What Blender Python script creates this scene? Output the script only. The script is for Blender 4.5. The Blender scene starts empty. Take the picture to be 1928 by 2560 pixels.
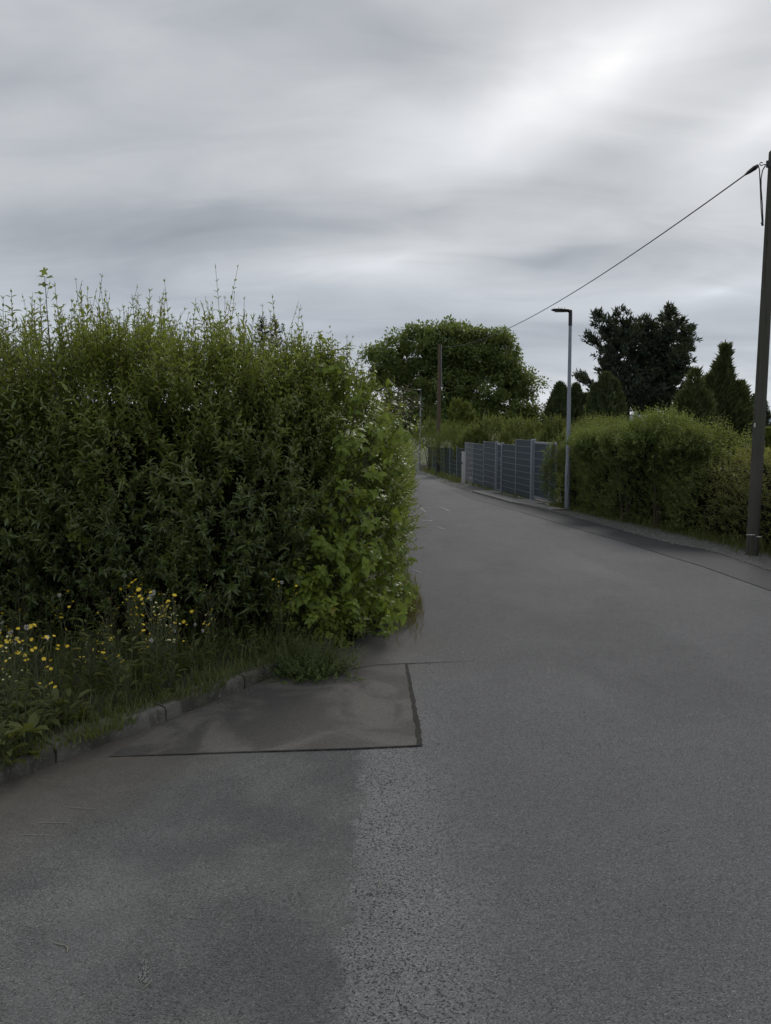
import bpy, bmesh, math, random
import numpy as np
from mathutils import Vector, Matrix

R = math.radians
SC = bpy.context.scene
COL = SC.collection
rng = np.random.default_rng(11)
random.seed(5)

# ------------------------------------------------------------------ camera
F, CX, CY = 1920.0, 964.0, 1280.0          # photograph pixels (1928 x 2560)
PITCH, EYE, SLOPE = R(6.24), 1.65, -0.02
cam_d = bpy.data.cameras.new('camera')
cam = bpy.data.objects.new('camera', cam_d); COL.objects.link(cam)
cam.location = (0, 0, EYE)
cam.rotation_euler = (R(90) - PITCH, 0, 0)
cam_d.sensor_fit = 'VERTICAL'; cam_d.sensor_height = 36; cam_d.sensor_width = 27
cam_d.lens = 36 * F / 2560
cam_d.clip_start = 0.05; cam_d.clip_end = 6000
SC.camera = cam
SC.render.resolution_x, SC.render.resolution_y = 771, 1024
SC.render.engine = 'CYCLES'
try:
    SC.cycles.use_denoising = True
    SC.cycles.denoiser = 'OPENIMAGEDENOISE'
    SC.cycles.denoising_input_passes = 'RGB_ALBEDO_NORMAL'
except Exception:
    pass
SC.cycles.max_bounces = 7
SC.cycles.diffuse_bounces = 4
SC.cycles.glossy_bounces = 2
SC.cycles.transmission_bounces = 3
SC.cycles.transparent_max_bounces = 6
SC.cycles.sample_clamp_indirect = 4

def ray(px, py):
    u, v = (px - CX) / F, -(py - CY) / F
    return Vector((u, math.cos(PITCH) + v * math.sin(PITCH), -math.sin(PITCH) + v * math.cos(PITCH)))
def gz(y):
    return SLOPE * min(max(y, -60.0), 70.0)
def ground(px, py):                         # where a pixel's ray meets the sloping ground
    d = ray(px, py); t = -EYE / (d.z - SLOPE * d.y)
    return Vector((d.x * t, d.y * t, EYE + d.z * t))
def at(px, py, Y):                          # where a pixel's ray reaches distance Y
    d = ray(px, py); t = Y / d.y
    return Vector((d.x * t, Y, EYE + d.z * t))

# ------------------------------------------------------------------ world
SUN_AZ, SUN_EL = R(17), R(36)               # azimuth to the right of the view
w = bpy.data.worlds.new('World'); SC.world = w; w.use_nodes = True
nt = w.node_tree; nt.nodes.clear()
def N(t, nt_=None, **kw):
    n = (nt_ or nt).nodes.new(t)
    for k, v in kw.items(): setattr(n, k, v)
    return n
def Lk(a, b, nt_=None): (nt_ or nt).links.new(a, b)
tc = N('ShaderNodeTexCoord'); sep = N('ShaderNodeSeparateXYZ'); Lk(tc.outputs['Generated'], sep.inputs[0])
def mth(op, a, b=None, c=None, nt_=None, clamp=False):
    n = N('ShaderNodeMath', nt_, operation=op); n.use_clamp = clamp
    for i, x in enumerate((a, b, c)):
        if x is None: continue
        if isinstance(x, (int, float)): n.inputs[i].default_value = x
        else: Lk(x, n.inputs[i], nt_)
    return n.outputs[0]
az = mth('ARCTAN2', sep.outputs[0], sep.outputs[1])
el = mth('ARCSINE', sep.outputs[2])
zz = mth('ADD', mth('MAXIMUM', sep.outputs[2], 0.0), 0.24)
plane = N('ShaderNodeCombineXYZ')
Lk(mth('DIVIDE', sep.outputs[0], zz), plane.inputs[0]); Lk(mth('DIVIDE', sep.outputs[1], zz), plane.inputs[1])
mp = N('ShaderNodeMapping'); Lk(plane.outputs[0], mp.inputs[0])
mp.inputs['Rotation'].default_value = (0, 0, R(14)); mp.inputs['Scale'].default_value = (0.42, 1.15, 1)
nz = N('ShaderNodeTexNoise'); Lk(mp.outputs[0], nz.inputs['Vector'])
nz.inputs['Scale'].default_value = 1.5; nz.inputs['Detail'].default_value = 6; nz.inputs['Roughness'].default_value = 0.5
nz.inputs['Distortion'].default_value = 0.6
ae = N('ShaderNodeCombineXYZ'); Lk(az, ae.inputs[0]); Lk(el, ae.inputs[1])
wn = N('ShaderNodeTexNoise'); Lk(ae.outputs[0], wn.inputs['Vector']); wn.inputs['Scale'].default_value = 5; wn.inputs['Detail'].default_value = 3
wsub = N('ShaderNodeVectorMath', operation='SUBTRACT'); Lk(wn.outputs['Color'], wsub.inputs[0]); wsub.inputs[1].default_value = (.5, .5, .5)
wmul = N('ShaderNodeVectorMath', operation='MULTIPLY'); Lk(wsub.outputs[0], wmul.inputs[0]); wmul.inputs[1].default_value = (.16, .07, 0)
wad = N('ShaderNodeVectorMath', operation='ADD'); Lk(ae.outputs[0], wad.inputs[0]); Lk(wmul.outputs[0], wad.inputs[1])
mp2 = N('ShaderNodeMapping'); Lk(plane.outputs[0], mp2.inputs[0])
mp2.inputs['Rotation'].default_value = (0, 0, R(17)); mp2.inputs['Scale'].default_value = (0.9, 2.0, 1); mp2.inputs['Location'].default_value = (3.1, 1.7, 0)
nz2 = N('ShaderNodeTexNoise'); Lk(mp2.outputs[0], nz2.inputs['Vector'])
nz2.inputs['Scale'].default_value = 2.2; nz2.inputs['Detail'].default_value = 7; nz2.inputs['Roughness'].default_value = 0.55; nz2.inputs['Distortion'].default_value = 0.9
b = mth('MULTIPLY_ADD', mth('SUBTRACT', nz.outputs['Fac'], 0.5), 0.40, 0.558)
b = mth('MULTIPLY_ADD', mth('SUBTRACT', nz2.outputs['Fac'], 0.5), 0.26, b)
CLOUDS = [  # centre px, half extent px, tilt, brightness: thin and thick places of the cloud layer in view
    (1520, 145, 640, 200, 18, .36), (1250, 300, 800, 260, 16, .20), (1950, 320, 520, 260, 10, .30),
    (420, 600, 1050, 170, 9, -.30), (150, 230, 700, 190, -8, -.10), (960, 90, 460, 150, -8, -.14),
    (980, 660, 700, 85, 8, .20), (1400, 660, 320, 60, 4, -.17), (1780, 725, 420, 55, 9, .17),
    (1250, 850, 1500, 150, 2, -.12), (1650, 985, 1700, 105, 1, .20), (100, 0, 500, 100, 0, .10), (1100,520,600,70,12,-.10)]
for (px, py, rx, ry, tilt, amp) in CLOUDS:
    d = ray(px, py).normalized()
    m = N('ShaderNodeMapping', vector_type='TEXTURE'); Lk(wad.outputs[0], m.inputs[0])
    m.inputs['Location'].default_value = (math.atan2(d.x, d.y), math.asin(d.z), 0)
    m.inputs['Rotation'].default_value = (0, 0, R(tilt))
    m.inputs['Scale'].default_value = (rx / F, ry / F, 1)
    g = N('ShaderNodeTexGradient', gradient_type='QUADRATIC_SPHERE'); Lk(m.outputs[0], g.inputs[0])
    b = mth('MULTIPLY_ADD', g.outputs['Fac'], amp, b)
cr = N('ShaderNodeValToRGB'); Lk(b, cr.inputs[0])
e = cr.color_ramp.elements
e[0].position = 0.15; e[0].color = (.245, .272, .31, 1)
e[1].position = 1.0; e[1].color = (1.0, 1.0, 1.0, 1)
for p, c in ((.42, (.395, .42, .455, 1)), (.62, (.585, .605, .63, 1)), (.82, (.80, .82, .85, 1))):
    x = e.new(p); x.color = c
# lower sky, seen through more air, is bluer
bl = N('ShaderNodeMapRange', interpolation_type='SMOOTHSTEP'); Lk(el, bl.inputs[0]); bl.inputs[1].default_value = R(15); bl.inputs[2].default_value = R(5)
blm = N('ShaderNodeMix', data_type='RGBA', blend_type='MULTIPLY'); Lk(bl.outputs[0], blm.inputs['Factor']); Lk(cr.outputs[0], blm.inputs['A']); blm.inputs['B'].default_value = (.945, .985, 1.045, 1)
mul10 = N('ShaderNodeMix', data_type='RGBA', blend_type='MULTIPLY'); mul10.inputs['Factor'].default_value = 1
Lk(blm.outputs['Result'], mul10.inputs['A']); mul10.inputs['B'].default_value = (10, 10, 10, 1)
sky = N('ShaderNodeTexSky', sky_type='NISHITA'); sky.sun_disc = False
sky.sun_elevation = SUN_EL; sky.sun_rotation = SUN_AZ
mx = N('ShaderNodeMix', data_type='RGBA'); mx.inputs['Factor'].default_value = 0.95
Lk(sky.outputs[0], mx.inputs['A']); Lk(mul10.outputs['Result'], mx.inputs['B'])
bg = N('ShaderNodeBackground'); bg.inputs[1].default_value = 0.1; Lk(mx.outputs['Result'], bg.inputs[0])
wo = N('ShaderNodeOutputWorld'); Lk(bg.outputs[0], wo.inputs[0])

# ------------------------------------------------------------------ sun behind the cloud layer
sl = bpy.data.lights.new('sun', 'SUN'); sl.energy = 1.5; sl.angle = R(16); sl.color = (1, .96, .9)
so = bpy.data.objects.new('sun', sl); COL.objects.link(so)
sd = Vector((math.sin(SUN_AZ) * math.cos(SUN_EL), math.cos(SUN_AZ) * math.cos(SUN_EL), math.sin(SUN_EL)))
so.rotation_euler = (-sd).to_track_quat('-Z', 'Y').to_euler(); so.location = sd * 60

SC.view_settings.view_transform = 'Standard'; SC.view_settings.look = 'None'
SC.view_settings.exposure = 0.0; SC.view_settings.gamma = 1
SC.view_settings.use_curve_mapping = False

# ------------------------------------------------------------------ materials
class Mat:
    def __init__(s, name):
        s.m = bpy.data.materials.new(name); s.m.use_nodes = True
        s.t = s.m.node_tree; s.t.nodes.clear()
        s.out = s.n('ShaderNodeOutputMaterial')
        s.co = s.n('ShaderNodeTexCoord').outputs['Object']
    def n(s, t, **kw): return N(t, s.t, **kw)
    def l(s, a, b): s.t.links.new(a, b)
    def math(s, op, a, b=None, c=None, clamp=False): return mth(op, a, b, c, s.t, clamp)
    def noise(s, scale, detail=3, rough=.5, vec=None, out='Fac', dist=0):
        n = s.n('ShaderNodeTexNoise'); s.l(vec or s.co, n.inputs['Vector'])
        n.inputs['Scale'].default_value = scale; n.inputs['Detail'].default_value = detail
        n.inputs['Roughness'].default_value = rough; n.inputs['Distortion'].default_value = dist
        return n.outputs[out]
    def vor(s, scale, out='Distance', feature='F1', vec=None, rnd=1):
        n = s.n('ShaderNodeTexVoronoi', feature=feature); s.l(vec or s.co, n.inputs['Vector'])
        n.inputs['Scale'].default_value = scale; n.inputs['Randomness'].default_value = rnd
        return n.outputs[out]
    def ramp(s, fac, stops):
        r = s.n('ShaderNodeValToRGB'); s.l(fac, r.inputs[0]); e = r.color_ramp.elements
        while len(e) > 1: e.remove(e[-1])
        for i, (p, c) in enumerate(stops):
            x = e[0] if i == 0 else e.new(p)
            x.position = p; x.color = (c, c, c, 1) if isinstance(c, (int, float)) else (*c, 1)
        return r.outputs[0]
    def mix(s, fac, a, b, blend='MIX'):
        n = s.n('ShaderNodeMix', data_type='RGBA', blend_type=blend)
        for k, x in (('Factor', fac), ('A', a), ('B', b)):
            if isinstance(x, (int, float)): n.inputs[k].default_value = x if k == 'Factor' else (x, x, x, 1)
            elif isinstance(x, tuple): n.inputs[k].default_value = (*x, 1)
            else: s.l(x, n.inputs[k])
        return n.outputs['Result']
    def smooth(s, v, a, b):
        n = s.n('ShaderNodeMapRange', interpolation_type='SMOOTHSTEP'); s.l(v, n.inputs[0])
        n.inputs[1].default_value = a; n.inputs[2].default_value = b
        return n.outputs[0]
    def stretch(s, sc, rot=(0, 0, 0)):
        m = s.n('ShaderNodeMapping'); s.l(s.co, m.inputs[0]); m.inputs['Scale'].default_value = sc; m.inputs['Rotation'].default_value = rot
        return m.outputs[0]
    def bump(s, h, dist, strength=1, normal=None):
        n = s.n('ShaderNodeBump'); s.l(h, n.inputs['Height']); n.inputs['Distance'].default_value = dist; n.inputs['Strength'].default_value = strength
        if normal is not None: s.l(normal, n.inputs['Normal'])
        return n.outputs[0]
    def bsdf(s, color, rough=.8, normal=None, metal=0, spec=.5):
        p = s.n('ShaderNodeBsdfPrincipled')
        for k, x in (('Base Color', color), ('Roughness', rough), ('Metallic', metal), ('Specular IOR Level', spec)):
            if isinstance(x, tuple): p.inputs[k].default_value = (*x, 1)
            elif isinstance(x, (int, float)): p.inputs[k].default_value = x
            else: s.l(x, p.inputs[k])
        if normal is not None: s.l(normal, p.inputs['Normal'])
        s.l(p.outputs[0], s.out.inputs[0]); s.p = p
        return s.m

def mat_asphalt(name, kind):
    M = Mat(name)
    sp = M.n('ShaderNodeSeparateXYZ'); M.l(M.co, sp.inputs[0]); X, Y = sp.outputs[0], sp.outputs[1]
    cell = M.vor(230, 'Color'); cs = M.n('ShaderNodeSeparateColor'); M.l(cell, cs.inputs[0])
    stone = M.ramp(cs.outputs[0], [(0, .6), (.45, .92), (.8, 1.15), (.96, 1.3), (1, 1.8)])
    dist = M.vor(230, 'Distance')
    pit = M.noise(105, 4, .65)
    blot = M.noise(1.1, 4, .6); fine = M.noise(7, 5, .65)
    if kind == 'road':
        wob = M.math('MULTIPLY_ADD', M.noise(7, 6, .7), .34, -.17)
        xs = M.math('ADD', X, wob)
        old = M.math('MULTIPLY', M.smooth(xs, -.07, -.18), M.smooth(Y, 6.0, 5.2))       # older surface left of the lengthwise seam
        coarse = M.math('MULTIPLY', M.math('MULTIPLY', M.smooth(xs, -.17, -.10), M.smooth(xs, .50, .0)), M.smooth(Y, 7.5, 3.6))
        # dirt washed against the kerb
        dk = M.math('ADD', M.math('MULTIPLY', M.math('ADD', X, 1.71), .843), M.math('MULTIPLY', M.math('SUBTRACT', Y, 3.82), -.538))
        dkn = M.math('ADD', dk, M.math('MULTIPLY_ADD', M.noise(1.6, 5, .6), 1.0, -.5))
        dirt = M.math('MULTIPLY', M.smooth(dkn, .95, .10), M.smooth(Y, 6.9, 5.6))
        c = M.mix(blot, (.112, .112, .116), (.150, .150, .154))
        c = M.mix(M.math('MULTIPLY', old, .8), c, M.mix(M.smooth(M.noise(1.4, 4, .6), .35, .68), (.088, .092, .092), (.152, .153, .149)))
        c = M.mix(1, c, stone, 'MULTIPLY')
        pl = M.math('MULTIPLY_ADD', coarse, .045, .385)
        pm = M.smooth(M.math('SUBTRACT', pit, pl), .02, -.03)
        pm = M.math('MULTIPLY', pm, M.math('MULTIPLY_ADD', coarse, .35, .5))
        c = M.mix(M.math('MULTIPLY', coarse, .45), c, M.mix(1, c, (2.0, 2.0, 1.97), 'MULTIPLY'))
        c = M.mix(pm, c, (.022, .022, .023))
        c = M.mix(M.math('MULTIPLY', dirt, .8), c, M.mix(fine, (.090, .080, .066), (.175, .158, .132)))
        c = M.mix(M.math('MULTIPLY', M.smooth(M.noise(.55, 5, .62, M.stretch((1, .45, 1))), .50, .36), .30), c, (.075, .075, .078))
        wear = M.smooth(M.noise(.8, 5, .6, M.stretch((1, .18, 1))), .55, .75)
        c = M.mix(M.math('MULTIPLY', wear, .38), c, (.18, .18, .18))
        h = M.math('SUBTRACT', M.math('MULTIPLY', dist, -.6), M.math('MULTIPLY', pm, .8))
        nrm = M.bump(h, .006, .8)
        return M.bsdf(c, M.math('MULTIPLY_ADD', fine, .2, .68), nrm, spec=.12)
    if kind == 'patch':
        st = M.noise(1.9, 4, .55, M.stretch((1, .75, 1), (0, 0, R(-25))), dist=1.2)
        c = M.mix(M.smooth(st, .42, .60), (.082, .078, .074), (.138, .130, .118))
        c = M.mix(M.smooth(X, -.9, .1), c, M.mix(.35, c, (.095, .092, .089)))
        c = M.mix(.65, c, stone, 'MULTIPLY')
        c = M.mix(M.math('MULTIPLY', M.smooth(pit, .36, .31), .7), c, (.03, .028, .027))
        return M.bsdf(c, .8, M.bump(M.math('MULTIPLY', dist, -.6), .003, .6), spec=.1)
    if kind == 'newstrip':
        c = M.mix(blot, (.058, .059, .062), (.088, .088, .091)); c = M.mix(.8, c, stone, 'MULTIPLY')
        return M.bsdf(c, .72, M.bump(M.math('MULTIPLY', dist, -.6), .004, .8), spec=.1)
    if kind == 'tar':
        c = M.mix(fine, (.030, .029, .028), (.052, .050, .047)); c = M.mix(.6, c, stone, 'MULTIPLY')
        return M.bsdf(c, .7, M.bump(dist, .004, .8), spec=.06)

def mat_simple(name, c0, c1, scale=6, rough=.8, bump=0, bscale=60, metal=0, spec=.5, detail=5):
    M = Mat(name)
    c = M.mix(M.noise(scale, detail, .6), c0, c1)
    nrm = M.bump(M.noise(bscale, 4, .6), bump, 1) if bump else None
    return M.bsdf(c, rough, nrm, metal, spec)

def mat_leaf(name, dark, light, young, rough=.42, transl=.28, spec=.5, var=1.0):
    M = Mat(name)
    geo = M.n('ShaderNodeNewGeometry'); at_ = M.n('ShaderNodeAttribute', attribute_name='tint')
    oi = M.n('ShaderNodeObjectInfo')
    rn = M.math('FRACT', M.math('ADD', geo.outputs['Random Per Island'], oi.outputs['Random']))
    big = M.noise(1.7, 3, .6)
    f = M.math('ADD', M.math('MULTIPLY', rn, .65 * var), M.math('MULTIPLY_ADD', big, 1.7, -.68), clamp=True)
    c = M.mix(f, dark, light)
    c = M.mix(at_.outputs['Fac'], c, young)
    c = M.mix(M.math('MULTIPLY', M.smooth(rn, .985, .995), .75), c, (.22, .17, .035))   # a few yellowing leaves
    p = M.n('ShaderNodeBsdfPrincipled'); M.l(c, p.inputs['Base Color'])
    p.inputs['Roughness'].default_value = rough; p.inputs['Specular IOR Level'].default_value = spec
    t = M.n('ShaderNodeBsdfTranslucent')
    M.l(M.mix(.5, c, (.34, .38, .04), 'MIX'), t.inputs[0])
    ms = M.n('ShaderNodeMixShader'); ms.inputs[0].default_value = transl
    M.l(p.outputs[0], ms.inputs[1]); M.l(t.outputs[0], ms.inputs[2]); M.l(ms.outputs[0], M.out.inputs[0])
    return M.m

MT = {
 'road': mat_asphalt('asphalt_road', 'road'), 'patch': mat_asphalt('asphalt_patch', 'patch'),
 'strip': mat_asphalt('asphalt_new_strip', 'newstrip'), 'tar': mat_asphalt('tar_seam', 'tar'),
 'earth': mat_simple('earth', (.05, .04, .028), (.10, .085, .06), 3, .95, .02, 30),
 'field': mat_simple('meadow', (.045, .06, .02), (.09, .10, .035), .4, .95, .03, 8),
 'gravel': mat_simple('gravel_bed', (.07, .069, .066), (.16, .155, .145), 45, .9, .012, 70),
 'stone': mat_simple('gravel_stone', (.09, .09, .088), (.26, .25, .235), 25, .85, 0),
 'concrete': mat_simple('concrete_paving', (.15, .145, .135), (.26, .25, .235), 5, .9, .003, 90),
 'leafp': mat_leaf('privet_leaf', (.052, .088, .040), (.16, .222, .066), (.30, .36, .055), .30, .4, .75),
 'leafd': mat_leaf('dogwood_leaf', (.085, .145, .022), (.19, .27, .042), (.26, .33, .05), .42, .4, .35),
 'leafr': mat_leaf('roadside_leaf', (.10, .16, .028), (.23, .30, .052), (.30, .34, .06), .45, .42, .4),
 'leafh': mat_leaf('hedge_leaf', (.095, .155, .055), (.22, .30, .085), (.30, .36, .08), .5, .42, .35),
 'leafo': mat_leaf('walnut_leaf', (.074, .122, .046), (.17, .235, .078), (.21, .28, .08), .5, .42, .3),
 'needle': mat_leaf('pine_needle', (.026, .040, .033), (.052, .074, .054), (.07, .09, .055), .6, .08, .3),
 'spruce': mat_leaf('spruce_needle', (.032, .050, .034), (.066, .09, .054), (.085, .105, .055), .6, .1, .3),
 'thuja': mat_leaf('thuja_spray', (.040, .062, .030), (.082, .112, .046), (.11, .14, .05), .6, .12, .3),
 'juniper': mat_leaf('juniper_spray', (.052, .076, .036), (.118, .145, .060), (.17, .19, .07), .6, .12, .3),
 'leafb': mat_leaf('garden_shrub_leaf', (.065, .095, .034), (.155, .19, .055), (.22, .26, .065), .5, .38, .3),
 'leafy': mat_leaf('young_tree_leaf', (.060, .085, .015), (.12, .15, .03), (.16, .19, .04), .5, .35, .3),
 'leafw': mat_leaf('weed_leaf', (.050, .075, .026), (.12, .14, .045), (.19, .19, .06), .5, .3, .35),
 'leafs': mat_leaf('silver_leaf', (.085, .105, .060), (.16, .18, .11), (.2, .2, .1), .4, .2, .5),
 'fine': mat_leaf('fine_weed', (.060, .105, .036), (.12, .18, .058), (.15, .2, .06), .55, .35, .3),
 'dry': mat_leaf('dry_grass', (.11, .085, .035), (.22, .17, .08), (.20, .15, .06), .7, .25, .2),
 'grass': mat_leaf('grass_blade', (.048, .080, .022), (.115, .15, .04), (.20, .185, .07), .5, .3, .35),
 'purple': mat_leaf('purple_leaf', (.022, .016, .013), (.045, .034, .02), (.05, .06, .02), .45, .2, .4),
 'leaft': mat_leaf('trimmed_hedge_leaf', (.115, .130, .055), (.25, .26, .085), (.38, .36, .08), .5, .42, .35),
 'meshgreen': mat_simple('green_wire', (.035, .055, .05), (.055, .08, .07), 6, .6),
 'fluffd': mat_simple('dry_stalk', (.20, .18, .14), (.28, .26, .2), 40, .9),
 'scuff': mat_simple('asphalt_scuff', (.14, .14, .138), (.21, .21, .205), 60, .95),
 'twig': mat_simple('twig_bark', (.045, .034, .022), (.11, .085, .055), 20, .85),
 'stemg': mat_simple('green_stem', (.05, .065, .025), (.10, .11, .05), 15, .7),
 'core': mat_simple('shade_core', (.012, .013, .010), (.026, .025, .017), 9, 1, .02, 25, spec=0),  # near-black colour standing for the shade deep inside foliage
 'bark': mat_simple('tree_bark', (.022, .019, .015), (.055, .047, .038), 5, .9, .01, 20),
 'galv': mat_simple('galvanised_steel', (.18, .205, .24), (.28, .31, .35), 9, .5, 0, metal=.25),
 'galvd': mat_simple('galvanised_wire', (.20, .215, .24), (.28, .295, .32), 9, .55, 0, metal=.2),
 'anthra': mat_simple('anthracite_strip', (.034, .052, .066), (.047, .068, .084), 3, .65, 0, spec=.3),
 'lamp': mat_simple('lamp_housing', (.012, .013, .017), (.022, .023, .028), 6, .45),
 'lens': mat_simple('lamp_glass', (.12, .13, .14), (.2, .21, .22), 6, .15),
 'white': mat_simple('white_plastic', (.42, .42, .41), (.56, .56, .54), 4, .6),
 'black': mat_simple('black_plastic', (.012, .013, .016), (.02, .021, .024), 9, .5),
 'yellow': mat_simple('yellow_petal', (.62, .42, .015), (.78, .58, .03), 40, .6),
 'ycent': mat_simple('yellow_centre', (.40, .22, .01), (.5, .3, .02), 60, .8),
 'pale': mat_simple('pale_petal', (.55, .52, .22), (.68, .65, .35), 60, .7),
 'fluff': mat_simple('seed_fluff', (.45, .45, .42), (.62, .62, .58), 60, .9),
 'chalk': mat_simple('chalk', (.20, .20, .20), (.42, .42, .42), 14, .95),
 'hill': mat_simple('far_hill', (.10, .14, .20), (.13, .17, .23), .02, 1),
 'soilgreen': mat_simple('verge_soil', (.025, .026, .014), (.055, .052, .03), 6, .95, .02, 25),
}
def mat_wood(name, a, b_, green):
    M = Mat(name); v = M.stretch((22, 22, .9))
    g = M.noise(1.0, 6, .7, v)
    c = M.mix(g, a, b_)
    c = M.mix(M.math('MULTIPLY', M.smooth(M.noise(1.2, 3, .6), .42, .65), .7), c, green)
    crk = M.smooth(M.noise(1.6, 5, .7, M.stretch((40, 40, .5))), .40, .34)
    c = M.mix(crk, c, (.02, .018, .014))
    return M.bsdf(c, .9, M.bump(M.math('SUBTRACT', g, crk), .006, .8), spec=.2)
MT['polewood'] = mat_wood('weathered_pole_wood', (.062, .059, .052), (.115, .110, .096), (.070, .078, .052))
MT['polebrown'] = mat_wood('brown_pole_wood', (.085, .064, .045), (.15, .115, .08), (.10, .078, .055))
def mat_kerb():
    M = Mat('kerb_concrete')
    c = M.mix(M.noise(9, 7, .7), (.085, .080, .070), (.21, .20, .178))
    c = M.mix(M.math('MULTIPLY', M.smooth(M.noise(3.2, 6, .65), .44, .62), .75), c, (.055, .054, .034))
    c = M.mix(M.math('MULTIPLY', M.smooth(M.noise(5.5, 6, .7, M.stretch((1, 1, .4))), .47, .60), .7), c, (.050, .045, .038))
    c = M.mix(M.math('MULTIPLY', M.smooth(M.noise(42, 3, .6), .60, .68), .5), c, (.26, .255, .24))
    return M.bsdf(c, .92, M.bump(M.noise(70, 5, .65), .006, .8), spec=.3)
MT['kerb'] = mat_kerb()

# ------------------------------------------------------------------ building helpers
class MB:
    def __init__(s): s.v, s.f = [], []
    def add(s, V, Fc):
        o = len(s.v); s.v += [tuple(p) for p in V]; s.f += [tuple(i + o for i in f) for f in Fc]; return s
    def box(s, c, size, ax=None):             # ax: local x axis in plan
        x = Vector(ax).normalized() if ax is not None else Vector((1, 0, 0)); z = Vector((0, 0, 1)); y = z.cross(x).normalized()
        c = Vector(c); V = []
        for k in (-.5, .5):
            for (i, j) in ((-.5, -.5), (.5, -.5), (.5, .5), (-.5, .5)):
                V.append(c + x * size[0] * i + y * size[1] * j + z * size[2] * k)
        return s.add(V, [(3, 2, 1, 0), (4, 5, 6, 7), (0, 1, 5, 4), (1, 2, 6, 5), (2, 3, 7, 6), (3, 0, 4, 7)])
    def tube(s, pts, rad, sides=8, cap=True):
        pts = [Vector(p) for p in pts]; n = len(pts)
        if isinstance(rad, (int, float)): rad = [rad] * n
        V, Fc = [], []; ref = None
        for i, p in enumerate(pts):
            t = (pts[min(i + 1, n - 1)] - pts[max(i - 1, 0)]).normalized()
            if ref is None:
                ref = Vector((1, 0, 0)) if abs(t.x) < .9 else Vector((0, 1, 0))
            a = (ref - t * ref.dot(t)).normalized(); ref = a; bb = t.cross(a)
            for k in range(sides):
                th = 2 * math.pi * k / sides
                V.append(p + (a * math.cos(th) + bb * math.sin(th)) * rad[i])
        for i in range(n - 1):
            for k in range(sides):
                k2 = (k + 1) % sides
                Fc.append((i * sides + k, i * sides + k2, (i + 1) * sides + k2, (i + 1) * sides + k))
        if cap: Fc += [tuple(range(sides))[::-1], tuple((n - 1) * sides + k for k in range(sides))]
        return s.add(V, Fc)
    def build(s, name, mat, parent=None, smooth=False, bevel=0):
        me = bpy.data.meshes.new(name)
        off = Vector(parent.matrix_basis.translation) if parent else Vector()
        if parent and parent.parent: off = off + parent.parent.matrix_basis.translation
        me.from_pydata([tuple(Vector(p) - off) for p in s.v], [], s.f)
        if bevel:
            bm = bmesh.new(); bm.from_mesh(me)
            bmesh.ops.bevel(bm, geom=list(bm.edges), offset=bevel, segments=2, affect='EDGES', profile=.6)
            bm.to_mesh(me); bm.free()
        if smooth:
            me.polygons.foreach_set('use_smooth', [True] * len(me.polygons))
            try: me.set_sharp_from_angle(angle=R(50))
            except Exception: pass
        me.materials.append(MT[mat])
        o = bpy.data.objects.new(name, me); COL.objects.link(o)
        if parent: o.parent = parent
        return o

def tag(o, label=None, cat=None, group=None, kind=None):
    for k, v in (('label', label), ('category', cat), ('group', group), ('kind', kind)):
        if v: o[k] = v
    return o
def thing(name, loc, label, cat, group=None):
    o = bpy.data.objects.new(name, None); COL.objects.link(o); o.location = loc; o.empty_display_size = .1
    return tag(o, label, cat, group)

T_LANCE = (np.array([[0,0,0],[-.5,.32,.10],[0,.34,0],[.5,.32,.10],[-.40,.68,.06],[0,.70,-.03],[.40,.68,.06],[0,1,-.14]], float),
           np.array([[0,2,1],[0,3,2],[1,2,5],[1,5,4],[2,3,6],[2,6,5],[4,5,7],[5,6,7]]))
T_OVATE = (np.array([[0,0,0],[-.42,.18,.08],[0,.2,0],[.42,.18,.08],[-.5,.45,.06],[0,.46,.0],[.5,.45,.06],[-.3,.76,-.06],[0,.77,-.10],[.3,.76,-.06],[0,1.02,-.30]], float),
           np.array([[0,2,1],[0,3,2],[1,2,5],[1,5,4],[2,3,6],[2,6,5],[4,5,8],[4,8,7],[5,6,9],[5,9,8],[7,8,10],[8,9,10]]))
T_LO = (np.array([[0,0,0],[-.5,.45,.10],[.5,.45,.10],[0,1,-.05]], float), np.array([[0,3,1],[0,2,3]]))
T_BLADE = (np.array([[-.5,0,0],[.5,0,0],[-.4,.5,.03],[.4,.5,.03],[0,1,-.12]], float), np.array([[0,1,3],[0,3,2],[2,3,4]]))

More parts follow.
